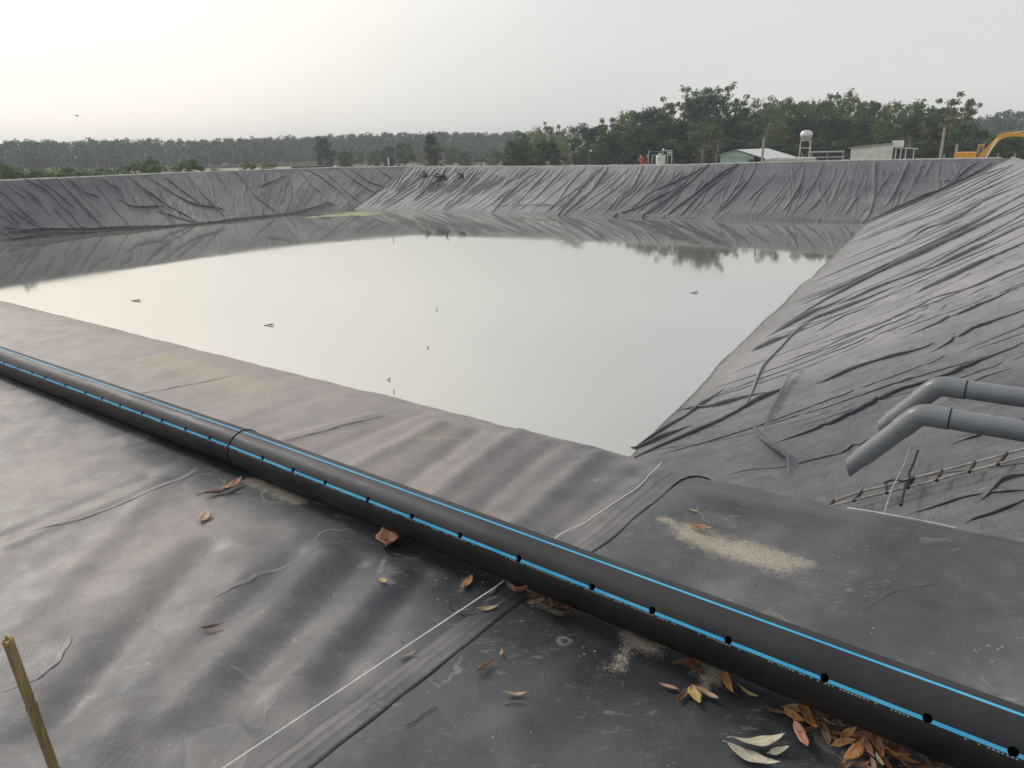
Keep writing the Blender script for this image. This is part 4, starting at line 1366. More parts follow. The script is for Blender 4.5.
def leaf_mesh(L, W, curl, twist, fold, seed):
    r = random.Random(seed); nx, ny = 15, 5
    V = []; Fc = []
    for i in range(nx):
        s = i / (nx - 1)
        w = W * (math.sin(PI * s ** 0.8) ** 0.85 + 0.015) * (1 + 0.08 * math.sin(9 * s + seed))
        bend = math.sin(s * 2.6 + seed) * 0.06 * L
        z = curl * L * ((s - 0.45) ** 2) * 2.2 + 0.01 * L * math.sin(7 * s + seed)
        for j in range(ny):
            q = (j / (ny - 1) - 0.5)
            tw = twist * (s - 0.5)
            y = q * w; zz = z + fold * abs(q) * w + 0.03 * w * math.sin(15 * s + j * 2 + seed)
            yy, zz2 = y * math.cos(tw) - (zz - z) * math.sin(tw), y * math.sin(tw) + (zz - z) * math.cos(tw)
            V.append(((s - 0.5) * L, yy + bend, z + zz2))
    for i in range(nx - 1):
        for j in range(ny - 1):
            Fc.append((i * ny + j, (i + 1) * ny + j, (i + 1) * ny + j + 1, i * ny + j + 1))
    k = len(V)
    for a in range(3):        # petiole
        V += [((-0.5 - 0.05 * a) * L, 0.0012 + V[2][1], V[2][2] - .002 * a), ((-0.5 - 0.05 * a) * L, -0.0012 + V[2][1], V[2][2] - .002 * a)]
    for a in range(2):
        Fc.append((k + a * 2, k + a * 2 + 1, k + a * 2 + 3, k + a * 2 + 2))
    me = mesh_np('dry_leaf', V, Fc)
    me.polygons.foreach_set('use_smooth', [True] * len(me.polygons))
    bm = bmesh.new(); bm.from_mesh(me); bmesh.ops.solidify(bm, geom=list(bm.faces), thickness=0.0007); bm.to_mesh(me); bm.free()
    return me


def leaf(px, py, ang_px, L_px, mat, label, seed, group=None, dz=0.006, wr=0.24, curl=0.25, fold=0.35, tilt=0.0):
    c = ground_px(px, py)
    a = math.radians(ang_px)
    e = ground_px(px + math.cos(a) * L_px / 2, py - math.sin(a) * L_px / 2)
    f_ = ground_px(px - math.cos(a) * L_px / 2, py + math.sin(a) * L_px / 2)
    L = min(0.2, (e - f_).length * 0.84)
    me = leaf_mesh(L, L * wr, curl, random.uniform(-0.8, 0.8), fold, seed)
    me.materials.append(M_DRY[mat])
    o = bpy.data.objects.new('dry_leaf', me); COL.objects.link(o)
    d = (e - f_).normalized(); rz = math.atan2(d.y, d.x)
    o.rotation_euler = (tilt + random.uniform(-.25, .25), math.asin(max(-1, min(1, -d.z))) + random.uniform(-.08, .08), rz)
    o.location = c + Vector((0, 0, dz + 0.004))
    tag(o, label, 'leaf', group or 'dry leaves scattered on the liner')
    return o


L_ = leaf
L_(222, 494, 12, 44, 1, 'curled dark brown leaf left of the sand tongue under the pipe', 1, fold=0.8, wr=.2)
L_(232, 489, 35, 26, 3, 'small reddish leaf lying on the curled dark brown leaf by the pipe', 2, dz=.016, fold=.6)
L_(204, 519, 60, 14, 0, 'tiny tan leaf below the curled brown leaves on the left', 3, wr=.5)
L_(212, 629, 8, 27, 1, 'rolled reddish brown leaf alone in the left foreground', 4, wr=.18, fold=1.1)
L_(388, 544, 70, 22, 3, 'crumpled red leaf tucked at the pipe edge near picture centre', 5, wr=.6, curl=.6, fold=.8)
L_(384, 547, -20, 18, 1, 'crumpled brown leaf beside the crumpled red one at the pipe', 6, wr=.5, curl=.6, fold=.8)
L_(383, 583, -35, 10, 5, 'very small yellowish leaf below the crumpled red leaf', 7, wr=.5)
L_(468, 585, 62, 17, 2, 'stubby orange leaf above the white cord close to the pipe', 8, wr=.34)
L_(488, 610, 14, 26, 0, 'tan leaf between the white cord and the seam near the pipe', 9)
L_(492, 593, 35, 16, 1, 'brown leaf touching the white cord just below the pipe', 10)
L_(486, 669, 28, 28, 1, 'folded red brown leaf right of the seam in the foreground', 11, wr=.26, fold=.8)
L_(502, 655, 70, 9, 0, 'tiny leaf scrap above the folded red brown leaf', 12, wr=.3)
L_(408, 658, 20, 22, 0, 'tan leaf between the cord and the seam in mid foreground', 13)
L_(516, 697, 3, 27, 0, 'straight tan leaf alone near the bottom centre', 14, fold=.4)
L_(701, 530, -10, 26, 3, 'reddish leaf lying on the sand patch beyond the pipe', 15, wr=.3, fold=.9)
L_(694, 512, -20, 12, 0, 'small pale leaf at the upper edge of the sand patch', 16, wr=.3)
L_(668, 690, 160, 24, 3, 'pink leaf at the left of the small leaf cluster below the pipe', 17, fold=.7)
L_(694, 701, -82, 24, 5, 'yellow leaf in the middle of the small leaf cluster below the pipe', 18, wr=.42, dz=.014)
L_(706, 699, -25, 32, 0, 'tan leaf at the right of the small leaf cluster below the pipe', 19, fold=.9, dz=.012)
L_(684, 698, 50, 22, 1, 'brown leaf under the yellow one in the small cluster', 20, fold=.9)
L_(700, 690, 8, 22, 1, 'brown leaf at the back of the small leaf cluster below the pipe', 120, fold=.9)
L_(748, 695, -28, 28, 5, 'slender yellow green leaf lying alone below the pipe', 21, wr=.2, fold=.5)
L_(757, 747, 6, 62, 4, 'large pale grey leaf, upper one of the pale pair', 22, wr=.27, dz=.02, fold=.2)
L_(752, 760, -24, 66, 4, 'large pale grey leaf, lower one of the pale pair', 23, wr=.30, dz=.01, fold=.2)
L_(778, 755, 10, 26, 4, 'small pale leaf at the right tip of the pale pair', 24, wr=.3, dz=.012)
L_(793, 723, -38, 30, 2, 'bright orange leaf on top of the pink leaf below the pipe', 25, wr=.42, dz=.022, fold=.3)
L_(800, 741, -62, 40, 3, 'broad pink leaf sticking out below the orange leaf', 26, wr=.28, dz=.012, fold=.3)
L_(776, 715, -12, 30, 1, 'brown leaf left of the bright orange leaf', 27, wr=.25, fold=.8)
L_(852, 760, 55, 34, 2, 'orange leaf at the bottom edge in the leaf pile', 28, wr=.3, dz=.03)
L_(866, 757, -70, 34, 3, 'upright pink leaf in the leaf pile at the bottom edge', 29, wr=.28, dz=.03, fold=.8)
L_(845, 731, -45, 26, 3, 'pink leaf leaning above the leaf pile at the bottom edge', 30, wr=.3, dz=.02)
L_(880, 747, 60, 26, 2, 'deep orange leaf at the right of the leaf pile', 31, wr=.5, dz=.02)
L_(771, 688, -30, 26, 5, 'yellow leaf tucked against the lower edge of the pipe', 32, wr=.25, dz=.015)
L_(687, 652, -30, 22, 1, 'brown leaf between the two pale sand spills at the pipe', 33, wr=.22, dz=.01)
# dense litter against the pipe, matched by nothing but its place
rl_ = random.Random(5)
GRP = 'dry leaves heaped along the foot of the pipe'
LB = 'dry brown leaf in the litter heaped along the lower edge of the pipe'


def pipe_edge(x):
    """pixel y of the pipe's lower silhouette"""
    return np.interp(x, [480, 560, 651, 727, 823, 926, 1024], [568, 604, 642, 673, 714, 757, 800])


for i in range(72):
    k = rl_.random()
    x = 505 + 70 * rl_.random() if i < 12 else (640 + 120 * rl_.random() if i < 20 else 790 + 190 * rl_.random() ** 0.9)
    y = pipe_edge(x) + rl_.uniform(2, 14 if x < 800 else 26)
    L_(x, y, rl_.gauss(-28, 28), rl_.uniform(20, 40), rl_.choice([1, 1, 1, 0, 0, 2, 3]), LB, 200 + i, GRP, dz=rl_.uniform(0.0, 0.03), wr=rl_.uniform(.14, .3),
       curl=rl_.uniform(.1, .7), fold=rl_.uniform(.3, 1.1), tilt=rl_.uniform(-.6, .6))
for i in range(30):
    x = rl_.uniform(840, 905); y = rl_.uniform(735, 775)
    L_(x, y, rl_.gauss(-40, 60), rl_.uniform(16, 34), rl_.choice([1, 1, 0, 2, 3, 3, 4]), 'dry leaf in the loose pile at the bottom edge right of the pale leaves', 300 + i,
       'dry leaves in the bottom pile', dz=rl_.uniform(0.0, 0.03), wr=rl_.uniform(.16, .34), curl=rl_.uniform(.1, .7), fold=rl_.uniform(.3, 1.0), tilt=rl_.uniform(-.7, .7))
M_TWIG = simple_mat('twig', (0.05, 0.035, 0.025), 0.9)
for pts_, lab in (([(406, 727), (416, 722), (424, 715), (437, 708)], 'thin dark twig curved on the liner near the bottom centre'),
                  ([(451, 601), (450, 607), (457, 613), (466, 616), (476, 614)], 'thin curved stem beside the tan leaf near the cord'),
                  ([(196, 496), (206, 493), (222, 490)], 'thin stem sticking out left of the curled brown leaf'),
                  ([(505, 706), (514, 705), (524, 705)], 'short dark twig below the straight tan leaf')):
    mb = MB(); mb.tube(smooth_path([ground_px(x, y, .005) for x, y in pts_], 5), 0.0016, 5)
    tag(mb.build('twig', M_TWIG), lab, 'twig')

# loose sand grains beyond the pipe
M_GRAIN = simple_mat('sand_grain', (0.50, 0.44, 0.35), 0.9, 0.4, 300)
V = []; Fc = []
rs = random.Random(3)
for (a, b, wd, n) in (((660, 520), (805, 566), 0.13, 3800), ((625, 640), (660, 652), 0.035, 1600), ((695, 668), (722, 682), 0.03, 1200), ((250, 480), (300, 500), .05, 700), ((422, 440), (462, 434), .05, 500)):
    p, q = Vector(at(*a)), Vector(at(*b))
    S_ = np.clip(rng.normal(0.5, 0.27, n), -.1, 1.1)
    cx_ = p.x + (q.x - p.x) * S_ + rng.normal(0, wd * .6, n); cy_ = p.y + (q.y - p.y) * S_ + rng.normal(0, wd * .6, n)
    gu, gn = nu(np.stack([cx_, cy_], -1)); gz = near_h(gu, gn)
    for i in range(n):
        r_ = rs.uniform(0.0006, 0.0019); k = len(V); ro = rs.uniform(0, 6.28)
        for m in range(3):
            V.append((cx_[i] + r_ * math.cos(ro + m * 2.09), cy_[i] + r_ * math.sin(ro + m * 2.09), gz[i] + 0.0003))
        V.append((cx_[i], cy_[i], gz[i] + r_ * 1.3))
        Fc += [(k, k + 1, k + 3), (k + 1, k + 2, k + 3), (k + 2, k, k + 3)]
tag(link('sand', mesh_np('sand', V, Fc), M_GRAIN), 'pale loose sand grains spilled on the liner', 'sand', kind='stuff')

# ------------------------------------------------------------------ trees
def clump(V, Fc, c, r, n, size, rg, squash=0.75):
    d = rg.normal(size=(n, 3)); d /= np.linalg.norm(d, axis=1, keepdims=True)
    rad = r * rg.random(n) ** 0.45
    P = c + d * rad[:, None] * np.array([1, 1, squash])
    nrm = rg.normal(size=(n, 3)) * 0.55 + d * 0.9 + np.array([0, 0, 0.5]); nrm /= np.linalg.norm(nrm, axis=1, keepdims=True)
    a = np.cross(nrm, rg.normal(size=(n, 3))); a /= np.linalg.norm(a, axis=1, keepdims=True)
    b = np.cross(nrm, a)
    s = size * rg.uniform(0.6, 1.4, n)[:, None]
    k = len(V)
    Q = np.stack([P - a * s, P - b * s * 0.5, P + a * s, P + b * s * 0.5], 1).reshape(-1, 3)
    V.extend(Q.tolist())
    Fc.extend([(k + 4 * i, k + 4 * i + 1, k + 4 * i + 2, k + 4 * i + 3) for i in range(n)])


def make_tree(name, H, crown_w, crown_lo, nclump, leaf_s, mat, seed, kind='broad', bark=M_BARK, density=60):
    rg = np.random.default_rng(seed); r = random.Random(seed)
    root = empty(name)
    mb = MB()
    lean = Vector((r.uniform(-.05, .05), r.uniform(-.05, .05), 0)) * H
    tpts = [Vector((0, 0, -0.3)), Vector((0, 0, H * .3)) + lean * .3 + Vector((r.uniform(-.1, .1), 0, 0)), Vector((0, 0, H * .6)) + lean * .7, Vector((0, 0, H * .9)) + lean]
    mb.tube(smooth_path(tpts, 4), [H * .016 * (1 - .8 * i / 12) for i in range(13)], 7)
    V = []; Fc = []
    for i in range(nclump):
        f = (i + r.random()) / nclump
        z = H * (crown_lo + (0.97 - crown_lo) * f)
        if kind == 'broad':
            wr = crown_w * (0.35 + 0.75 * math.sin(PI * (0.15 + 0.8 * f)) ** 0.8)
        elif kind == 'cone':
            wr = crown_w * (1.05 - f)
        elif kind == 'airy':
            wr = crown_w * (0.55 + 0.5 * f)
        an = i * 2.4 + r.uniform(-.6, .6); rr = wr * r.random() ** 0.5 * 0.85
        c = np.array([lean.x * f + rr * math.cos(an), lean.y * f + rr * math.sin(an), z + r.uniform(-.3, .3)])
        cr_ = crown_w * (r.uniform(.22, .40) if kind != 'airy' else r.uniform(.16, .26))
        clump(V, Fc, c, cr_, int(density * 1.7 * r.uniform(.7, 1.3)), leaf_s, rg)
        if i % 3 == 0:
            z0 = max(H * .2, z - wr * .9)
            mb.tube([Vector((lean.x * z0 / H, lean.y * z0 / H, z0)), Vector(c) * .6 + Vector((0, 0, z0)) * .4, Vector(c)], [H * .006, H * .004, H * .0015], 5)
    mb.build('trunk', bark, root, True)
    link('crown', mesh_np('crown', V, Fc), M_LEAF[mat], root)
    return root


def make_palm(H, seed, frond=3.0, nf=22, mat=1):
    r = random.Random(seed); root = empty('palm_tree')
    lx = r.uniform(-.6, .6)
    pts = [Vector((0, 0, -.3)), Vector((lx * .2, 0, H * .4)), Vector((lx * .7, 0, H * .8)), Vector((lx, 0, H))]
    MB().tube(smooth_path(pts, 4), [0.17 - .005 * i for i in range(13)], 7).build('trunk', M_BARK, root, True)
    V = []; Fc = []
    top = Vector((lx, 0, H))
    for i in range(nf):
        an = i * 2.4; el = r.uniform(-.3, 1.25); L = frond * r.uniform(.8, 1.1)
        prev = None
        for s in range(1, 22):
            t_ = s / 21
            e = el - 1.5 * t_ ** 1.4
            rr_ = L * t_ * math.cos(el - .5 * t_)
            z = L * (t_ * math.sin(el) - 0.55 * t_ ** 2.2)
            p = top + Vector((rr_ * math.cos(an), rr_ * math.sin(an), z))
            side = Vector((-math.sin(an), math.cos(an), 0)); out = Vector((math.cos(an), math.sin(an), 0))
            ll = 0.55 * math.sin(PI * min(1, t_ * .9 + .12)) + .08
            for sg in (-1, 1):
                tip = p + side * sg * ll + out * ll * .5 + Vector((0, 0, -ll * .55))
                k = len(V)
                V += [tuple(p - out * .05), tuple(p + out * .05), tuple(tip)]
                Fc.append((k, k + 1, k + 2))
            if prev is not None:
                k = len(V)
                V += [tuple(prev + side * .03), tuple(prev - side * .03), tuple(p - side * .02), tuple(p + side * .02)]
                Fc.append((k, k + 1, k + 2, k + 3))
            prev = p
    link('crown', mesh_np('crown', V, Fc), M_LEAF[mat], root)
    return root


protos = {
    'dark': [make_tree('broadleaf_tree', 10, 3.4, .22, 34, .26, 0, 101), make_tree('broadleaf_tree', 10, 3.9, .15, 38, .26, 0, 102)],
    'mid': [make_tree('broadleaf_tree', 10, 3.3, .25, 34, .24, 1, 103), make_tree('broadleaf_tree', 10, 3.0, .30, 30, .24, 1, 104), make_tree('broadleaf_tree', 10, 3.8, .2, 40, .24, 1, 105)],
    'olive': [make_tree('broadleaf_tree', 10, 2.7, .35, 34, .20, 2, 106, 'airy', density=44), make_tree('broadleaf_tree', 10, 3.2, .3, 40, .20, 2, 107, density=44)],
    'airy': [make_tree('broadleaf_tree', 10, 2.9, .50, 34, .17, 1, 108, 'airy', density=42), make_tree('broadleaf_tree', 10, 2.5, .45, 30, .17, 2, 118, 'airy', density=40)],
    'bare': [make_tree('bare_tree', 10, 2.6, .3, 26, .14, 3, 109, 'airy', M_PALEBARK, density=14)],
    'cone': [make_tree('conifer_tree', 10, 2.6, .12, 40, .22, 0, 110, 'cone')],
    'palm': [make_palm(6.6, 111), make_palm(3.4, 112, 3.4, 26, 0)],
    'bush': [make_tree('bush', 2.4, 2.0, .08, 18, .15, 1, 113, 'broad', density=60), make_tree('bush', 2.4, 2.3, .05, 18, .15, 2, 114, 'broad', density=60)],
}
_used = set()


def plant(kind, px, top_y, d, label, cat='tree', group=None, var=None, base_z=GROUND, wide=1.0):
    pr_ = protos[kind]
    i = var if var is not None else random.randrange(len(pr_))
    p = pr_[i]
    key = (kind, i)
    if key in _used: o = copy_tree(p)
    else: o = p; _used.add(key)
    q = far_at(px, top_y, d)
    Hn = {'palm': (8.6, 6.0)[i] if kind == 'palm' else 10, 'bush': 2.6, 'airy': 10.0}.get(kind, 10.4)
    s = (q[2] - base_z) / Hn
    o.location = (q[0], q[1], base_z)
    o.scale = (s * wide, s * wide, s)
    o.rotation_euler = (0, 0, random.uniform(0, 6.28))
    tag(o, label, cat, group)
    return o


GB = 'trees of the grove behind the far bank'
# tall ones behind (make the skyline of the grove)
sky = [(512, 138, 'mid'), (524, 132, 'mid'), (538, 127, 'olive'), (552, 122, 'airy'), (568, 126, 'olive'), (584, 124, 'dark'), (600, 122, 'mid'), (613, 114, 'olive'),
       (626, 111, 'olive'), (638, 107, 'mid'), (652, 108, 'dark'), (663, 104, 'olive'), (676, 97, 'airy'), (697, 87, 'airy'), (718, 86, 'airy'), (706, 92, 'dark'), (735, 95, 'airy'),
       (748, 104, 'mid'), (760, 99, 'olive'), (772, 103, 'mid'), (786, 98, 'airy'), (800, 98, 'mid'), (812, 100, 'olive'), (826, 97, 'mid'), (840, 92, 'airy'), (852, 93, 'olive'), (866, 97, 'olive'),
       (880, 98, 'mid'), (893, 101, 'olive'), (906, 103, 'airy'), (918, 101, 'mid'), (930, 105, 'olive'), (944, 104, 'mid')]
for i, (x, y, k) in enumerate(sky):
    plant(k, x, y, 150 + (i * 37 % 23), 'tree with its top in the skyline of the grove right of the middle', group=GB, wide=random.uniform(.85, 1.1))
fronts = [(516, 146), (528, 143), (546, 140), (560, 142), (590, 138), (607, 132), (620, 128), (634, 127), (647, 126), (660, 122), (672, 118), (684, 120), (696, 116), (708, 121), (722, 116),
          (736, 121), (750, 120), (764, 116), (778, 120), (792, 117), (806, 118), (820, 117), (834, 115), (848, 114), (862, 116), (876, 118), (890, 120), (904, 117), (918, 121), (934, 118), (948, 116), (962, 121), (975, 127), (990, 131)]
for i, (x, y) in enumerate(fronts):
    plant(['dark', 'mid', 'dark', 'olive', 'dark'][i % 5], x, y, 133 + (i * 29 % 13), 'dark lower tree in the front row of the grove beyond the far bank', group=GB + ', front row', wide=random.uniform(1.0, 1.35))
under = [(640 + i * 14, 138 + (i * 7 % 6)) for i in range(27)]
for i, (x, y) in enumerate(under):
    if 796 < x < 815: continue
    plant(['dark', 'dark', 'mid'][i % 3], x, y, 127 + (i * 11 % 5), 'dark bushy tree low at the foot of the grove behind the sheds', group=GB + ', undergrowth', wide=1.5)
plant('airy', 959, 93, 139, 'taller open-crowned tree standing alone above the right end of the grove')
plant('airy', 966, 104, 141, 'lower open tree leaning beside the tall open-crowned tree on the right')
plant('bare', 718, 137, 124, 'leafless pale tree left of the mint green shed')
plant('bare', 703, 143, 123, 'small leafless tree left of the larger leafless one')
plant('bare', 911, 130, 120, 'thin leafless tree behind the awning of the pale building')
plant('palm', 572, 128, 124, 'tall coconut palm at the left end of the grove', var=0)
plant('palm', 590, 137, 125, 'coconut palm half hidden by the grove trees', var=0)
plant('palm', 437, 140, 170, 'palm standing before the hazy trees left of the middle', var=0)
plant('cone', 433, 133, 185, 'pointed tree rising behind the palm left of the middle', wide=1.6)
plant('palm', 481, 147, 150, 'short bushy palm behind the far bank', var=1)
plant('palm', 668, 141, 128, 'small palm in the grove above the white tank', var=1)
for i, (x, y) in enumerate([(345, 150), (360, 147), (375, 149), (390, 146), (404, 141), (420, 150), (452, 146), (465, 151), (497, 148), (508, 143)]):
    plant(['mid', 'olive', 'mid', 'dark'][i % 4], x, y, 205 + (i * 31 % 40), 'low tree in the hazy clump left of the middle', group='low trees beyond the far left corner', wide=1.5)
plant('dark', 323, 136, 215, 'single round-topped tree beyond the left bank', wide=.95)
plant('mid', 6, 163, 95, 'leafy bush at the left edge beyond the bank', 'bush', wide=.7)
plant('bush', 154, 165, 108, 'small dark bush left of the rounder bush on the left bank', 'bush', var=0, base_z=-1.0)
plant('bush', 187, 160, 112, 'rounded green bush beyond the left bank', 'bush', var=0, base_z=-1.6)
plant('bush', 248, 163, 122, 'brownish bush right of the rounded bush beyond the left bank', 'bush', var=1, base_z=-1.0)
plant('bush', 268, 162, 124, 'yellow green bush left of the lying black pipe', 'bush', var=1, base_z=-1.0)
plant('bush', 215, 168.5, 118, 'very low scrub between the bushes on the left bank', 'bush', var=1, base_z=-1.2)
plant('bush', 143, 159, 150, 'small bush farther off in the pale field', 'bush', var=0)
for i, x in enumerate((20, 45, 62, 84, 108)):
    plant('bush', x, 168 + (i % 2), 118 + i * 3, 'low green scrub along the left field edge', 'bush', group='scrub at the left', var=i % 2, base_z=-2.2, wide=1.6)
for i, (x, y) in enumerate([(1000, 134), (1014, 133), (1028, 131), (1045, 130)]):
    plant('mid', x, y, 122, 'leafy shrub tree behind the excavator arm', group='shrub trees behind the excavator', wide=1.2)

# far plantation: reads as one mass, thousands of leaves on pale trunks
rg = np.random.default_rng(77); rf = random.Random(77)
V = []; Fc = []; VT = MB()


def forest(px0, px1, d0, d1, tops, n, lw=1.0):
    for i in range(n):
        px = px0 + (px1 - px0) * rf.random(); d = d0 + (d1 - d0) * rf.random() ** 0.8
        ty = np.interp(px, [t_[0] for t_ in tops], [t_[1] for t_ in tops])
        q = far_at(px, ty + rf.uniform(-1.2, 3.0), d0 + (d1 - d0) * .25)
        H = q[2] - GROUND
        q = far_at(px, ty, d)
        for k in range(rf.randint(10, 14)):
            f = rf.uniform(.12, .97)
            w = 2.6 * math.sin(PI * min(1, f * .95)) + .6
            clump(V, Fc, np.array([q[0] + rf.gauss(0, w * .5), q[1] + rf.gauss(0, w * .5), GROUND + H * f]), 1.3, 15, .50 * lw, rg)
        VT.tube([(q[0], q[1], GROUND - .2), (q[0] + rf.gauss(0, .3), q[1], GROUND + H * .8)], [.13, .06], 4, False)


forest(-90, 560, 335, 400, [(-90, 143), (0, 140.5), (100, 140), (200, 139), (300, 136), (350, 133.5), (450, 132), (510, 131), (560, 131)], 900)
forest(930, 1130, 265, 320, [(930, 122), (975, 117), (1000, 112), (1024, 108), (1130, 100)], 200)
fo = link('forest', mesh_np('forest', V, Fc), M_FOREST)
tag(fo, 'hazy far plantation of slim trees forming one long band on the horizon', 'forest', kind='stuff')
ft = VT.build('trunk', M_PALEBARK, fo, False)
ft['kind'] = 'stuff'

# ------------------------------------------------------------------ buildings and yard
M_WHITE = simple_mat('white_paint', (0.70, 0.70, 0.67), 0.55, 0.1, 2)
M_ROOF = simple_mat('pale_roof', (0.62, 0.63, 0.60), 0.5, 0.12, 1)
M_MINT = simple_mat('mint_sheet', (0.34, 0.50, 0.43), 0.6, 0.12, 1.5)
M_CONC = simple_mat('concrete', (0.78, 0.76, 0.71), 0.9, 0.15, 1.2)
M_DARKM = simple_mat('dark_metal', (0.06, 0.065, 0.07), 0.6, 0.2, 3)
M_GREYM = simple_mat('grey_metal', (0.30, 0.31, 0.30), 0.5, 0.2, 3)


def local_frame(px, d):
    """Empty-ready location on the ground and heading so that local +x runs to the right across the view"""
    q = far_at(px, 150, d); az = math.atan2(q[0], q[1])
    return Vector((q[0], q[1], GROUND)), -az


def zpx(px, y, d):
    return far_at(px, y, d)[2] - GROUND


def xpx(px, px0, d):
    a = far_at(px0, 150, d); b = far_at(px, 150, d)
    aa = math.atan2(a[0], a[1]); bb = math.atan2(b[0], b[1])
    return d * math.tan(bb - aa)


# mint green shed
d = 114
loc, rz = local_frame(738, d)
sh = empty('shed', loc, rz); tag(sh, 'mint green gabled shed with a white roof behind the far bank', 'shed')
x0, x1 = xpx(721, 738, d), xpx(755, 738, d); xm = xpx(738, 738, d)
zl, zr, zt = zpx(721, 155.5, d), zpx(757, 156.5, d), zpx(736, 151, d)
MB().prism([(x0, 0), (x1 - .05, 0), (x1 - .05, zr), (xm, zt), (x0, zl)], 0, 9).build('wall', M_MINT, sh)
# roof running back to the right
V = [(xm - .1, -.3, zt + .12), (x1 + 1.6, -.3, zr - .35), (x1 + 6.0, 9, zr - .3), (xm + 4.3, 9, zt + .15)]
V2 = [(a, b, c + .07) for a, b, c in V]
MB().add(V + V2, [(0, 1, 2, 3), (7, 6, 5, 4), (0, 4, 5, 1), (1, 5, 6, 2), (2, 6, 7, 3), (3, 7, 4, 0)]).build('roof', M_ROOF, sh)
V = [(x0 - .3, -.3, zl - .02), (xm - .1, -.3, zt + .13), (xm + 4.2, 9, zt + .16), (x0 + 1.5, 9, zl)]
V2 = [(a, b, c + .07) for a, b, c in V]
MB().add(V + V2, [(0, 1, 2, 3), (7, 6, 5, 4), (0, 4, 5, 1), (1, 5, 6, 2), (2, 6, 7, 3), (3, 7, 4, 0)]).build('roof', M_ROOF, sh)
mb = MB()
for xx in (x0 + .03, xpx(734.5, 738, d), xpx(748, 738, d)):
    mb.box((xx, -.04, (zl - .2) / 2), (.10, .06, zl - .2))
mb.box(((x0 + x1) / 2, -.045, zl - 0.35), (x1 - x0, .05, .08))
mb.build('frame', M_GREYM, sh)
MB().box(((x0 + x1) / 2 - 1.0, -.03, 1.25), (2.2, .04, 2.3)).build('door', simple_mat('mint_door', (0.28, 0.50, 0.42), .6), sh)
MB().box((xpx(752, 738, d), -.05, zr - .55), (.7, .05, .4)).build('window', M_DARKM, sh)
# low pale roof to its right
d = 110
loc, rz = local_frame(790, d)
b2 = empty('shed', loc, rz); tag(b2, 'low shed with a flat pale roof between the mint shed and the water tower', 'shed')
x0, x1 = xpx(766, 790, d), xpx(816, 790, d)
z0, z1 = zpx(766, 160, d), zpx(790, 157.5, d)
MB().prism([(x0, 0), (x1, 0), (x1, z0 - .1), (x0, z0 - .1)], .3, 5).build('wall', M_CONC, b2)
MB().prism([(x0 - .3, z0 - .1), (x1 + .3, z0 - .05), (x1, z0 + .2), (xpx(775, 790, d), z1), (x0, z0 + .1)], 0, 5.3).build('roof', M_ROOF, b2)
MB().box((x0 + 2, .26, 1.1), (1.1, .05, 2.1)).build('door', M_DARKM, b2)

# open shed
d = 116
loc, rz = local_frame(830, d)
b3 = empty('open_shed', loc, rz); tag(b3, 'dark open-sided shed with a thin flat roof right of the water tower', 'shed')
x0, x1 = xpx(811, 830, d), xpx(845, 830, d); zt = zpx(830, 152, d)
MB().box(((x0 + x1) / 2, 2.5, zt), (x1 - x0, 5.4, .14)).build('roof', M_GREYM, b3)
for xx in (x0 + .15, (x0 + x1) / 2, x1 - .15):
    for yy in (0.1, 4.9):
        MB().box((xx, yy, zt / 2 - .035), (.14, .14, zt - .08)).build('post', M_GREYM, b3)
MB().box(((x0 + x1) / 2, 5.1, zt / 2 - .1), (x1 - x0 - .1, .08, zt - .22)).build('back_wall', M_DARKM, b3)
MB().box(((x0 + x1) / 2 + .3, .1, zpx(830, 157, d)), (x1 - x0 - .4, .06, .10)).build('rail', M_WHITE, b3)

# pale building
d = 112
loc, rz = local_frame(875, d)
b4 = empty('house', loc, rz); tag(b4, 'pale concrete building with a rising roofline and an awning on its right', 'building')
x0, x1 = xpx(851, 875, d), xpx(893, 875, d); za, zb = zpx(851, 148.5, d), zpx(893, 144, d)
MB().prism([(x0, 0), (x1, 0), (x1, zb), (x0, za)], 0, 6).build('wall', M_CONC, b4)
MB().prism([(x0 - .4, za - .03), (x1 + .02, zb), (x1 + .02, zb + .12), (x0 - .4, za + .09)], -.2, 6.2).build('roof', simple_mat('old_roof', (0.28, 0.27, 0.24), .8), b4)
MB().box((xpx(897.5, 875, d), 1.6, (zpx(897, 147, d) + zpx(897, 140.5, d)) / 2), (1.35, 1.3, zpx(897, 140.5, d) - zpx(897, 147, d)), 0).build('roof_box', M_WHITE, b4, bevel=.04)
x2 = xpx(918, 875, d)
MB().prism([(x1 + .03, zpx(893, 148, d)), (x2, zpx(918, 149.3, d)), (x2, zpx(918, 148.6, d)), (x1 + .03, zpx(893, 147.1, d))], -.6, 3.4).build('awning', M_ROOF, b4)
MB().box(((x1 + x2) / 2, 3.6, zpx(900, 148.5, d) / 2), (x2 - x1 - .2, .12, zpx(900, 149, d))).build('back_wall', M_DARKM, b4)
for xx in (xpx(896, 875, d), xpx(901, 875, d), xpx(906, 875, d), xpx(914, 875, d)):
    MB().box((xx, -.4, zpx(905, 149, d) / 2), (.13, .13, zpx(905, 149, d))).build('post', M_WHITE, b4)
MB().box((x0 + 2.2, -.03, 1.6), (1.0, .05, 1.0)).build('window', M_DARKM, b4)

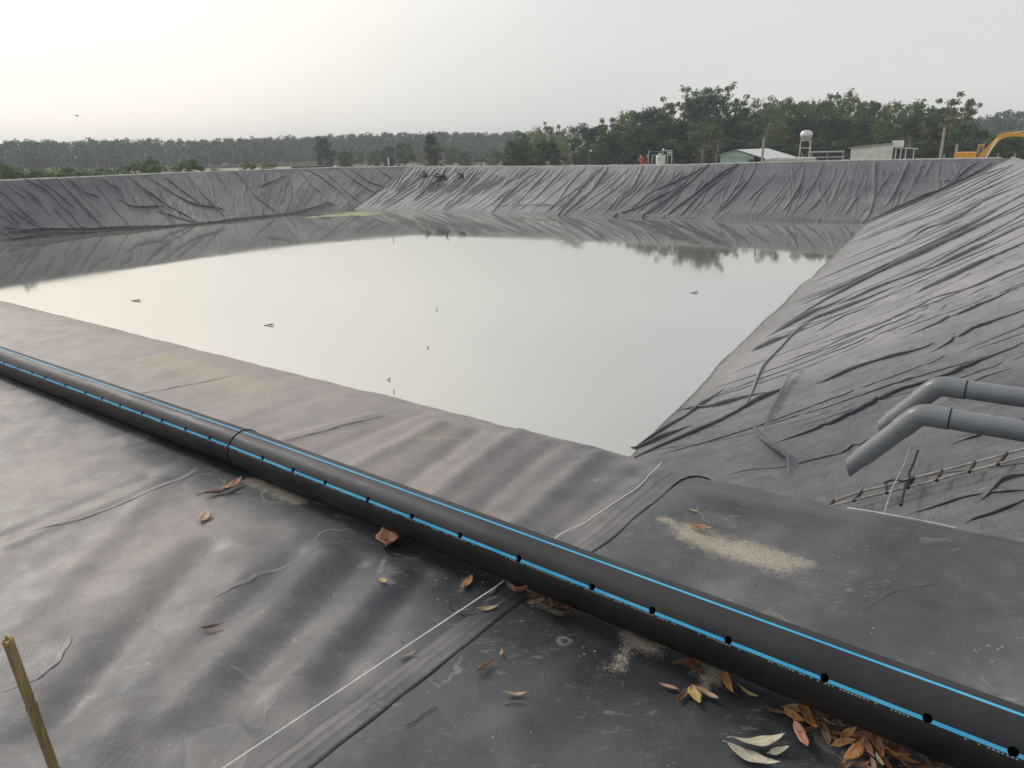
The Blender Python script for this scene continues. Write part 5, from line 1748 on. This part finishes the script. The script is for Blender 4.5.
# water tower
d = 108
loc, rz = local_frame(805, d)
wt = empty('water_tower', loc, rz); tag(wt, 'round steel water tank raised on a thin white tower', 'water tower')
zf = zpx(805, 140.6, d)
hw0, hw1 = .72, .62
for sx_ in (-1, 1):
    for sy_ in (-1, 1):
        MB().tube([(sx_ * hw0, sy_ * hw0, 0), (sx_ * hw1, sy_ * hw1, zf)], .055, 6).build('leg', M_WHITE, wt)
mb = MB()
for zz in (zf - .02, zpx(805, 148, d), 1.2):
    for s_ in (-1, 1):
        h_ = hw1 + (hw0 - hw1) * (1 - zz / zf)
        mb.tube([(-h_, s_ * h_, zz), (h_, s_ * h_, zz)], .045, 6); mb.tube([(s_ * h_, -h_, zz), (s_ * h_, h_, zz)], .045, 6)
mb.tube([(-.66, -.66, zpx(805, 148, d)), (.7, -.7, 1.2)], .03, 5)
mb.box((0, 0, zf + .02), (1.35, 1.35, .06))
mb.build('frame', M_WHITE, wt)
mr = Matrix.Rotation(R(90), 3, 'Y') @ Matrix.Identity(3)
mr = Matrix.Rotation(R(70), 3, 'Z') @ Matrix.Rotation(R(90), 3, 'Y')
prf = [(0.02, -.95), (.32, -.90), (.52, -.78), (.60, -.62), (.61, -.3), (.625, -.28), (.625, -.24), (.61, -.22), (.61, .22), (.625, .24), (.625, .28), (.61, .3), (.60, .62), (.52, .78), (.32, .90), (.02, .95)]
MB().lathe(prf, (0, 0, zf + .66), 24, mr).build('tank', simple_mat('steel', (0.62, 0.63, 0.62), .32, .1, 4, metal=.6), wt, True)
mb = MB()
mb.tube([(.5, -.7, 0), (.5, -.7, zf + .1)], .035, 6); mb.build('riser_pipe', M_WHITE, wt)

# concrete posts
for px, yt, d, lab in ((763, 137.5, 106, 'weathered concrete post in front of the mint shed roof'), (941.5, 127.5, 108, 'tall thin concrete post between the pale building and the excavator')):
    loc, rz = local_frame(px, d)
    h = zpx(px, yt, d)
    mb = MB(); mb.tube([(0, 0, -.2), (0, 0, h)], [.19, .13], 8)
    o = mb.build('utility_post', simple_mat('post_concrete', (0.34, 0.34, 0.29), .9), None, False, 0, loc)
    o.rotation_euler = (0, 0, rz); tag(o, lab, 'post')
# small white marker posts
for px, y0, y1, d, lab in ((388.5, 158, 164, 112, 'small white marker post at the far left corner of the pond'),):
    q = far_at(px, y1, d); q2 = far_at(px, y0, d)
    mb = MB(); mb.tube([(0, 0, -.1), (0, 0, q2[2] + 0.06)], .09, 8)
    o = mb.build('marker_post', M_WHITE, None, False, 0, (q[0], q[1], -0.02)); tag(o, lab, 'post')
for i, (px, d) in enumerate(((945, 98), (999, 97), (1016, 96))):
    q = far_at(px, 150, d)
    o = MB().tube([(0, 0, -2), (0, 0, .38)], .06, 6).build('fence_post', M_GREYM, None, False, 0, (q[0], q[1], 0))
    tag(o, ['short grey post left of the excavator on the bank crest', 'short grey post right of the excavator arm base', 'short grey post at the far right corner of the bank'][i], 'post')

# white tank in pipe frame, with red pump
d = 105
loc, rz = local_frame(661, d)
loc.z = -1.3
tk = empty('dosing_station', loc, rz); tag(tk, 'white tank in a frame of pale pipes with a sloping ladder beyond the far bank', 'tank')


def zz_(y, px=661): return far_at(px, y, d)[2] + 1.3


def xx_(px): return xpx(px, 661, d)


zt = zz_(155.3)
MB().lathe([(.55, 0), (.62, .05), (.62, zt - .15), (.5, zt - .02), (.18, zt + .05), (.18, zt + .18), (.02, zt + .2)], (xx_(661), 0, 0), 20).build('tank', M_WHITE, tk, True)
M_GP = simple_mat('green_pipe', (0.16, 0.34, 0.28), .5)
mb = MB()
for px in (652.5, 668, 672):
    for yy in (-.9, .9):
        mb.tube([(xx_(px), yy, 0), (xx_(px), yy, zz_(150.5 if px != 652.5 else 155))], .05, 6)
for y in (155.2, 150.6):
    for yy in (-.9, .9):
        mb.tube([(xx_(652.5 if y > 151 else 663), yy, zz_(y)), (xx_(672.5), yy, zz_(y))], .045, 6)
mb.build('frame', simple_mat('pale_frame', (0.5, 0.56, 0.52), .5), tk)
mb = MB()
mb.tube([(xx_(649), -.7, 0), (xx_(649), -.7, zz_(150))], .09, 8)
mb.tube([(xx_(649), -.7, zz_(151.5)), (xx_(662), -.7, zz_(151.5))], .04, 6)
mb.tube([(xx_(662.5), -.5, zt), (xx_(663), -.5, zz_(149))], .12, 8)
mb.build('pipework', M_GP, tk)
lm = MB()
for yy in (-.9, -.4):
    lm.tube([(xx_(677), yy, 0), (xx_(671.5), yy, zz_(155))], .04, 6)
for k in range(5):
    f_ = (k + .5) / 5
    lm.tube([(xx_(677) + (xx_(671.5) - xx_(677)) * f_, -.9, zz_(155) * f_), (xx_(677) + (xx_(671.5) - xx_(677)) * f_, -.4, zz_(155) * f_)], .03, 5)
lm.build('ladder', M_GREYM, tk)
for px, y in ((659.5, 154), (670, 152.8), (663.3, 149.6)):
    MB().lathe([(.1, -.12), (.17, 0), (.1, .14)], (xx_(px), -.6, zz_(y)), 10).build('valve', M_WHITE, tk)
loc2, rz2 = local_frame(642, 104); loc2.z = -1.3
rp_ = empty('pump', loc2, rz2); tag(rp_, 'red upright pump with pale fittings left of the white tank', 'pump')
M_RED = simple_mat('red_paint', (0.50, 0.06, 0.05), .5, .15, 5)
zt = far_at(642, 156.5, 104)[2] + 1.3
MB().lathe([(.26, 0), (.26, .15), (.2, .2), (.24, zt * .6), (.30, zt * .7), (.30, zt * .92), (.15, zt)], (0, 0, 0), 14).build('body', M_RED, rp_, True)
MB().tube([(.1, 0, zt * .5), (.65, 0, zt * .55), (.7, 0, zt)], .1, 8).build('outlet', M_RED, rp_, True)
MB().tube([(-.5, -.1, zt * .75), (0, -.1, zt * .8), (-.25, -.1, zt * 1.15)], .05, 6).build('lever', M_WHITE, rp_)
MB().tube([(.62, 0, zt * .7), (.78, 0, zt * 1.15)], .05, 6).build('lever', M_WHITE, rp_)

# black pipe lying on the left bank
a, b = far_at(292, 167.6, 108), far_at(332, 166.6, 110.5)
a[2] -= .05; b[2] -= .05
va, vb = Vector(a), Vector(b)
root = empty('spare_pipe', va); tag(root, 'thick black pipe lying on the crest of the left bank', 'pipe')
MB().tube([Vector((0, 0, 0)), vb - va], .22, 16).build('pipe_wall', simple_mat('far_black_pipe', (0.02, 0.022, 0.022), .4), root, True)
ex = (vb - va).normalized()
MB().tube([-ex * .04, ex * .25], .245, 16).build('collar', simple_mat('far_green', (0.05, 0.10, 0.08), .4), root, True)

# excavator
d = 108
loc, rz = local_frame(965, d)
ex_ = empty('excavator', loc, rz); tag(ex_, 'orange yellow excavator with raised arm at the far right corner', 'excavator')
M_ORG = simple_mat('excavator_paint', (0.78, 0.36, 0.03), .5, .2, 2)
M_ORG2 = simple_mat('faded_paint', (0.50, 0.26, 0.07), .6, .25, 2)


def ex_x(px): return xpx(px, 965, d)


def ex_z(y, px=965): return zpx(px, y, d)


for sy_ in (-1.25, 1.25):
    out = [(-2.2, .25), (-1.9, 0), (1.9 + 1.4, 0), (2.3 + 1.4, .3), (2.3 + 1.4, .7), (1.9 + 1.4, .95), (-1.9, .95), (-2.2, .7)]
    MB().prism(out, sy_ - .3, sy_ + .3).build('track', M_DARKM, ex_, bevel=.05)
MB().box((.8, 0, 1.15), (2.4, 1.9, .4)).build('chassis', M_DARKM, ex_)
zt = ex_z(152)
MB().box(((ex_x(955) + ex_x(977)) / 2, 0, (1.4 + zt) / 2), (ex_x(977) - ex_x(955), 2.7, zt - 1.4)).build('body', M_ORG, ex_, bevel=.1)
MB().tube([(ex_x(956.5), -.6, zt), (ex_x(956.5), -.6, zt + .95)], .14, 8).build('exhaust', M_GREYM, ex_)
cz = ex_z(144.5, 980)
cabx0, cabx1 = ex_x(977.5), ex_x(984)
cabin = MB().box(((cabx0 + cabx1) / 2, .75, (1.4 + cz) / 2), (cabx1 - cabx0, 1.1, cz - 1.4)).build('cab', M_ORG2, ex_, bevel=.06)
MB().box(((cabx0 + cabx1) / 2, .18, cz - .75), (cabx1 - cabx0 - .2, .04, 1.1)).build('window', simple_mat('cab_glass', (0.10, 0.15, 0.15), .1), cabin)
bx = [(ex_x(978), ex_z(158, 978)), (ex_x(985), ex_z(158, 985)), (ex_x(999), ex_z(139.5, 999)), (ex_x(1006), ex_z(136.8, 1006)), (ex_x(1012), ex_z(136.5, 1012)),
      (ex_x(1026), ex_z(137, 1026)), (ex_x(1026), ex_z(133.5, 1026)), (ex_x(1004), ex_z(132, 1004)), (ex_x(997), ex_z(134.5, 997))]
MB().prism(bx, -.28, .28).build('boom', M_ORG, ex_, bevel=.04)
MB().prism([(ex_x(1003), ex_z(133, 1003)), (ex_x(1026), ex_z(130, 1026)), (ex_x(1050), ex_z(129, 1050)), (ex_x(1050), ex_z(130, 1050)), (ex_x(1026), ex_z(131.2, 1026)), (ex_x(1004), ex_z(134, 1004))], -.12, .12).build('hydraulic_cylinder', M_WHITE, ex_)
MB().tube([(ex_x(987), -.4, ex_z(158, 987)), (ex_x(996), -.4, ex_z(138.5, 996))], .09, 8).build('hydraulic_cylinder', M_WHITE, ex_)
MB().prism([(ex_x(1024), ex_z(137.5, 1024)), (ex_x(1024), ex_z(131.5, 1024)), (ex_x(1050), ex_z(131, 1050)), (ex_x(1058), ex_z(133, 1058)), (ex_x(1062), ex_z(152, 1062)), (ex_x(1058), ex_z(152, 1058)), (ex_x(1046), ex_z(137, 1046))], -.3, .3).build('stick', M_ORG, ex_, bevel=.04)
MB().prism([(ex_x(1057), ex_z(152, 1057)), (ex_x(1064), ex_z(151, 1064)), (ex_x(1068), ex_z(158, 1068)), (ex_x(1062), ex_z(164, 1062)), (ex_x(1054), ex_z(163, 1054)), (ex_x(1050), ex_z(158, 1050))], -.6, .6).build('bucket', M_DARKM, ex_, bevel=.04)

# ------------------------------------------------------------------ debris on the far bank and twigs on the water
fc3 = np.array([*far_c, 0.0]); fr3 = np.array([*far_r, 0.0]); ft3 = np.array([*toe_fr, WATER])
FN = np.cross(fr3 - fc3, ft3 - fc3); FN /= np.linalg.norm(FN); FN *= np.sign(FN[2])
M_DEB = simple_mat('dark_wood', (0.022, 0.020, 0.018), .9, .3, 8)
for i, (px, py, sz, lab) in enumerate(((426, 177, .75, 'dark tangle of branches on the far bank, leftmost of three'), (442, 178.5, 1.1, 'largest dark tangle of branches on the far bank, in the middle of three'),
                                       (462, 177.5, .8, 'dark tangle of branches on the far bank, rightmost of three'))):
    c = on_plane(px, py, fc3 + FN * .25, FN)
    r = random.Random(40 + i); mb = MB()
    for k in range(16):
        a = Vector((r.gauss(0, .22), r.gauss(0, .15), r.gauss(.1, .15))) * sz
        e = a + Vector((r.gauss(-.25, .5), r.gauss(0, .3), r.gauss(.1, .35))) * sz
        mb.tube([a, a.lerp(e, .5) + Vector((r.gauss(0, .1), 0, r.gauss(0, .1))) * sz, e], [.11 * sz, .08 * sz, .03 * sz], 5)
    dn3 = np.cross(FN, (fr3 - fc3)); dn3 /= np.linalg.norm(dn3); dn3 *= -np.sign(dn3[2])
    u3 = (fr3 - fc3) / np.linalg.norm(fr3 - fc3)
    for k in range(2 + i % 2):
        e = Vector(dn3) * (2.0 + 2.3 * (i == 1) + k * .5) + Vector(u3) * (.6 - k * .9 + 1.0 * (i == 1))
        mb.tube([Vector((0, 0, .1)), e * .5 + Vector((0, 0, .12)), e], [.09, .06, .03], 5)
    o = mb.build('branch_tangle', M_DEB, None, False, 0, c); tag(o, lab, 'branches')
for i, (px, py, sz, lab) in enumerate(((137, 301, .3, 'twig floating on the water far to the left'), (270, 325.5, .25, 'forked twig floating left of the middle of the water'),
                                       (437, 310.5, .07, 'tiny dark scrap floating in the middle of the water'), (428, 348, .06, 'small dark scrap floating in the middle, nearer the bank'),
                                       (389, 380, .09, 'small twig floating close to the near bank'), (695, 293, .22, 'twig floating in the right part of the water'), (394, 392, .03, 'tiny fleck floating beside the near bank edge'))):
    c = at(px, py, WATER); r = random.Random(60 + i); mb = MB()
    mb.tube([(-sz, 0, 0), (0, .05 * sz, .03), (sz * .8, -.1 * sz, .01)], [.05 * sz, .09 * sz, .03 * sz], 6)
    mb.tube([(0, 0, .02), (sz * .45, .3 * sz, .12 * sz + .05)], [.025, .01], 5)
    mb.tube([(-.2 * sz, 0, .02), (-.1 * sz, -.3 * sz, .02)], [.02, .01], 5)
    o = mb.build('floating_twig', M_DEB, None, False, 0, (c[0], c[1], WATER + .01)); o.rotation_euler = (0, 0, r.uniform(-.5, .5)); tag(o, lab, 'twig')

# bird
q = far_at(77, 116, 60)
mb = MB()
body_ = [(-.16, 0, 0), (-.08, 0, .01), (0, 0, .015), (.08, 0, .012), (.13, 0, .02), (.17, 0, .02)]
mb.tube(body_, [.008, .028, .04, .034, .024, .004], 10)
for s_ in (-1, 1):
    mb.add([(.05, s_ * .02, .02), (-.05, s_ * .02, .02), (-.07, s_ * .16, .09), (.02, s_ * .17, .10), (-.10, s_ * .34, .05), (-.06, s_ * .34, .055),
            (.05, s_ * .02, .028), (-.05, s_ * .02, .026), (-.07, s_ * .16, .097), (.02, s_ * .17, .108), (-.10, s_ * .34, .054), (-.06, s_ * .34, .06)],
           [(0, 1, 2, 3), (3, 2, 4, 5), (9, 8, 7, 6), (11, 10, 8, 9), (0, 6, 7, 1), (1, 7, 8, 2), (2, 8, 10, 4), (4, 10, 11, 5), (5, 11, 9, 3), (3, 9, 6, 0)])
mb.add([(-.15, -.02, 0), (-.15, .02, 0), (-.27, .05, 0), (-.27, -.05, 0), (-.15, -.02, .008), (-.15, .02, .008), (-.27, .05, .008), (-.27, -.05, .008)],
       [(0, 1, 2, 3), (7, 6, 5, 4), (0, 4, 5, 1), (1, 5, 6, 2), (2, 6, 7, 3), (3, 7, 4, 0)])
o = mb.build('bird', simple_mat('bird_dark', (0.04, 0.04, 0.045), .8), None, True, 0, q)
o.rotation_euler = (0.1, 0, R(60)); o.scale = (.7, .7, .7); tag(o, 'small dark bird flying in the upper left sky', 'bird')

# ------------------------------------------------------------------ light
SUN_EL, SUN_AZ = R(36), R(-48)       # azimuth from +Y towards +X
sd = Vector((math.sin(SUN_AZ) * math.cos(SUN_EL), math.cos(SUN_AZ) * math.cos(SUN_EL), math.sin(SUN_EL)))
sun = bpy.data.lights.new('sun', 'SUN'); sun.energy = 1.5; sun.angle = R(11); sun.color = (1.0, 0.97, 0.94)
so_ = bpy.data.objects.new('sun', sun); COL.objects.link(so_)
so_.rotation_euler = (-sd).to_track_quat('-Z', 'Y').to_euler()

w = bpy.data.worlds.new('World'); scene.world = w; w.use_nodes = True
nt = w.node_tree; nt.nodes.clear()
out = nt.nodes.new('ShaderNodeOutputWorld')
sky_ = nt.nodes.new('ShaderNodeTexSky'); sky_.sky_type = 'NISHITA'; sky_.sun_disc = False
sky_.sun_elevation = SUN_EL; sky_.sun_rotation = SUN_AZ; sky_.dust_density = 6.0; sky_.air_density = 1.5
bg1 = nt.nodes.new('ShaderNodeBackground'); bg1.inputs[1].default_value = 0.08
nt.links.new(sky_.outputs[0], bg1.inputs[0])
tcw = nt.nodes.new('ShaderNodeTexCoord')
sep = nt.nodes.new('ShaderNodeSeparateXYZ'); nt.links.new(tcw.outputs['Generated'], sep.inputs[0])
rmp = nt.nodes.new('ShaderNodeValToRGB'); nt.links.new(sep.outputs[2], rmp.inputs[0])
cr_ = rmp.color_ramp
cr_.elements[0].position = 0.0; cr_.elements[0].color = (0.80, 0.795, 0.77, 1)
cr_.elements[1].position = 1.0; cr_.elements[1].color = (0.62, 0.66, 0.70, 1)
for p_, c_ in ((0.07, (0.79, 0.80, 0.785, 1)), (0.22, (0.755, 0.775, 0.78, 1)), (0.5, (0.68, 0.71, 0.73, 1))):
    e = cr_.elements.new(p_); e.color = c_
dotn = nt.nodes.new('ShaderNodeVectorMath'); dotn.operation = 'DOT_PRODUCT'
nt.links.new(tcw.outputs['Generated'], dotn.inputs[0]); dotn.inputs[1].default_value = sd
mr_ = nt.nodes.new('ShaderNodeMapRange'); mr_.interpolation_type = 'SMOOTHSTEP'
nt.links.new(dotn.outputs['Value'], mr_.inputs[0])
mr_.inputs[1].default_value = 0.45; mr_.inputs[2].default_value = 1.02; mr_.inputs[3].default_value = 0.0; mr_.inputs[4].default_value = 1.0
pw = nt.nodes.new('ShaderNodeMath'); pw.operation = 'POWER'; nt.links.new(mr_.outputs[0], pw.inputs[0]); pw.inputs[1].default_value = 1.3
addn = nt.nodes.new('ShaderNodeMix'); addn.data_type = 'RGBA'; addn.blend_type = 'ADD'
nt.links.new(pw.outputs[0], addn.inputs[0]); nt.links.new(rmp.outputs[0], addn.inputs[6]); addn.inputs[7].default_value = (0.70, 0.56, 0.44, 1)
# faint cloud mottling
nz_ = nt.nodes.new('ShaderNodeTexNoise'); nz_.inputs['Scale'].default_value = 2.2; nz_.inputs['Detail'].default_value = 5
mpn = nt.nodes.new('ShaderNodeMapping'); mpn.inputs['Scale'].default_value = (1, 1, 4)
nt.links.new(tcw.outputs['Generated'], mpn.inputs[0]); nt.links.new(mpn.outputs[0], nz_.inputs['Vector'])
m2_ = nt.nodes.new('ShaderNodeMapRange'); nt.links.new(nz_.outputs[0], m2_.inputs[0])
m2_.inputs[1].default_value = .3; m2_.inputs[2].default_value = .7; m2_.inputs[3].default_value = 0.97; m2_.inputs[4].default_value = 1.03
sc_ = nt.nodes.new('ShaderNodeVectorMath'); sc_.operation = 'SCALE'
nt.links.new(addn.outputs[2], sc_.inputs[0]); nt.links.new(m2_.outputs[0], sc_.inputs['Scale'])
bg2 = nt.nodes.new('ShaderNodeBackground'); nt.links.new(sc_.outputs[0], bg2.inputs[0]); bg2.inputs[1].default_value = 1.04
mx = nt.nodes.new('ShaderNodeMixShader'); mx.inputs[0].default_value = 0.88
nt.links.new(bg1.outputs[0], mx.inputs[1]); nt.links.new(bg2.outputs[0], mx.inputs[2])
nt.links.new(mx.outputs[0], out.inputs['Surface'])

scene.cycles.use_adaptive_sampling = True
scene.cycles.adaptive_threshold = 0.02
scene.cycles.time_limit = 800
scene.render.filter_size = 1.1
scene.cycles.max_bounces = 6
scene.cycles.volume_bounces = 0

# haze
t = NT('haze_air')
pv = t.n('ShaderNodeVolumePrincipled', inp={'Color': (0.90, 0.95, 1.0, 1), 'Density': 0.0007})
t.l(pv.outputs[0], t.out.inputs['Volume'])
mb = MB().box((-5, 60, (-7.2 + 19.0) / 2), (1640, 1640, 26.2))
hz = mb.build('haze', t.m); tag(hz, 'thin pale haze in the air over the pond and trees', 'haze', kind='stuff')

vs_ = scene.view_settings
vs_.view_transform = 'Standard'; vs_.look = 'None'; vs_.gamma = 1.0; vs_.exposure = 0.0; vs_.use_curve_mapping = False
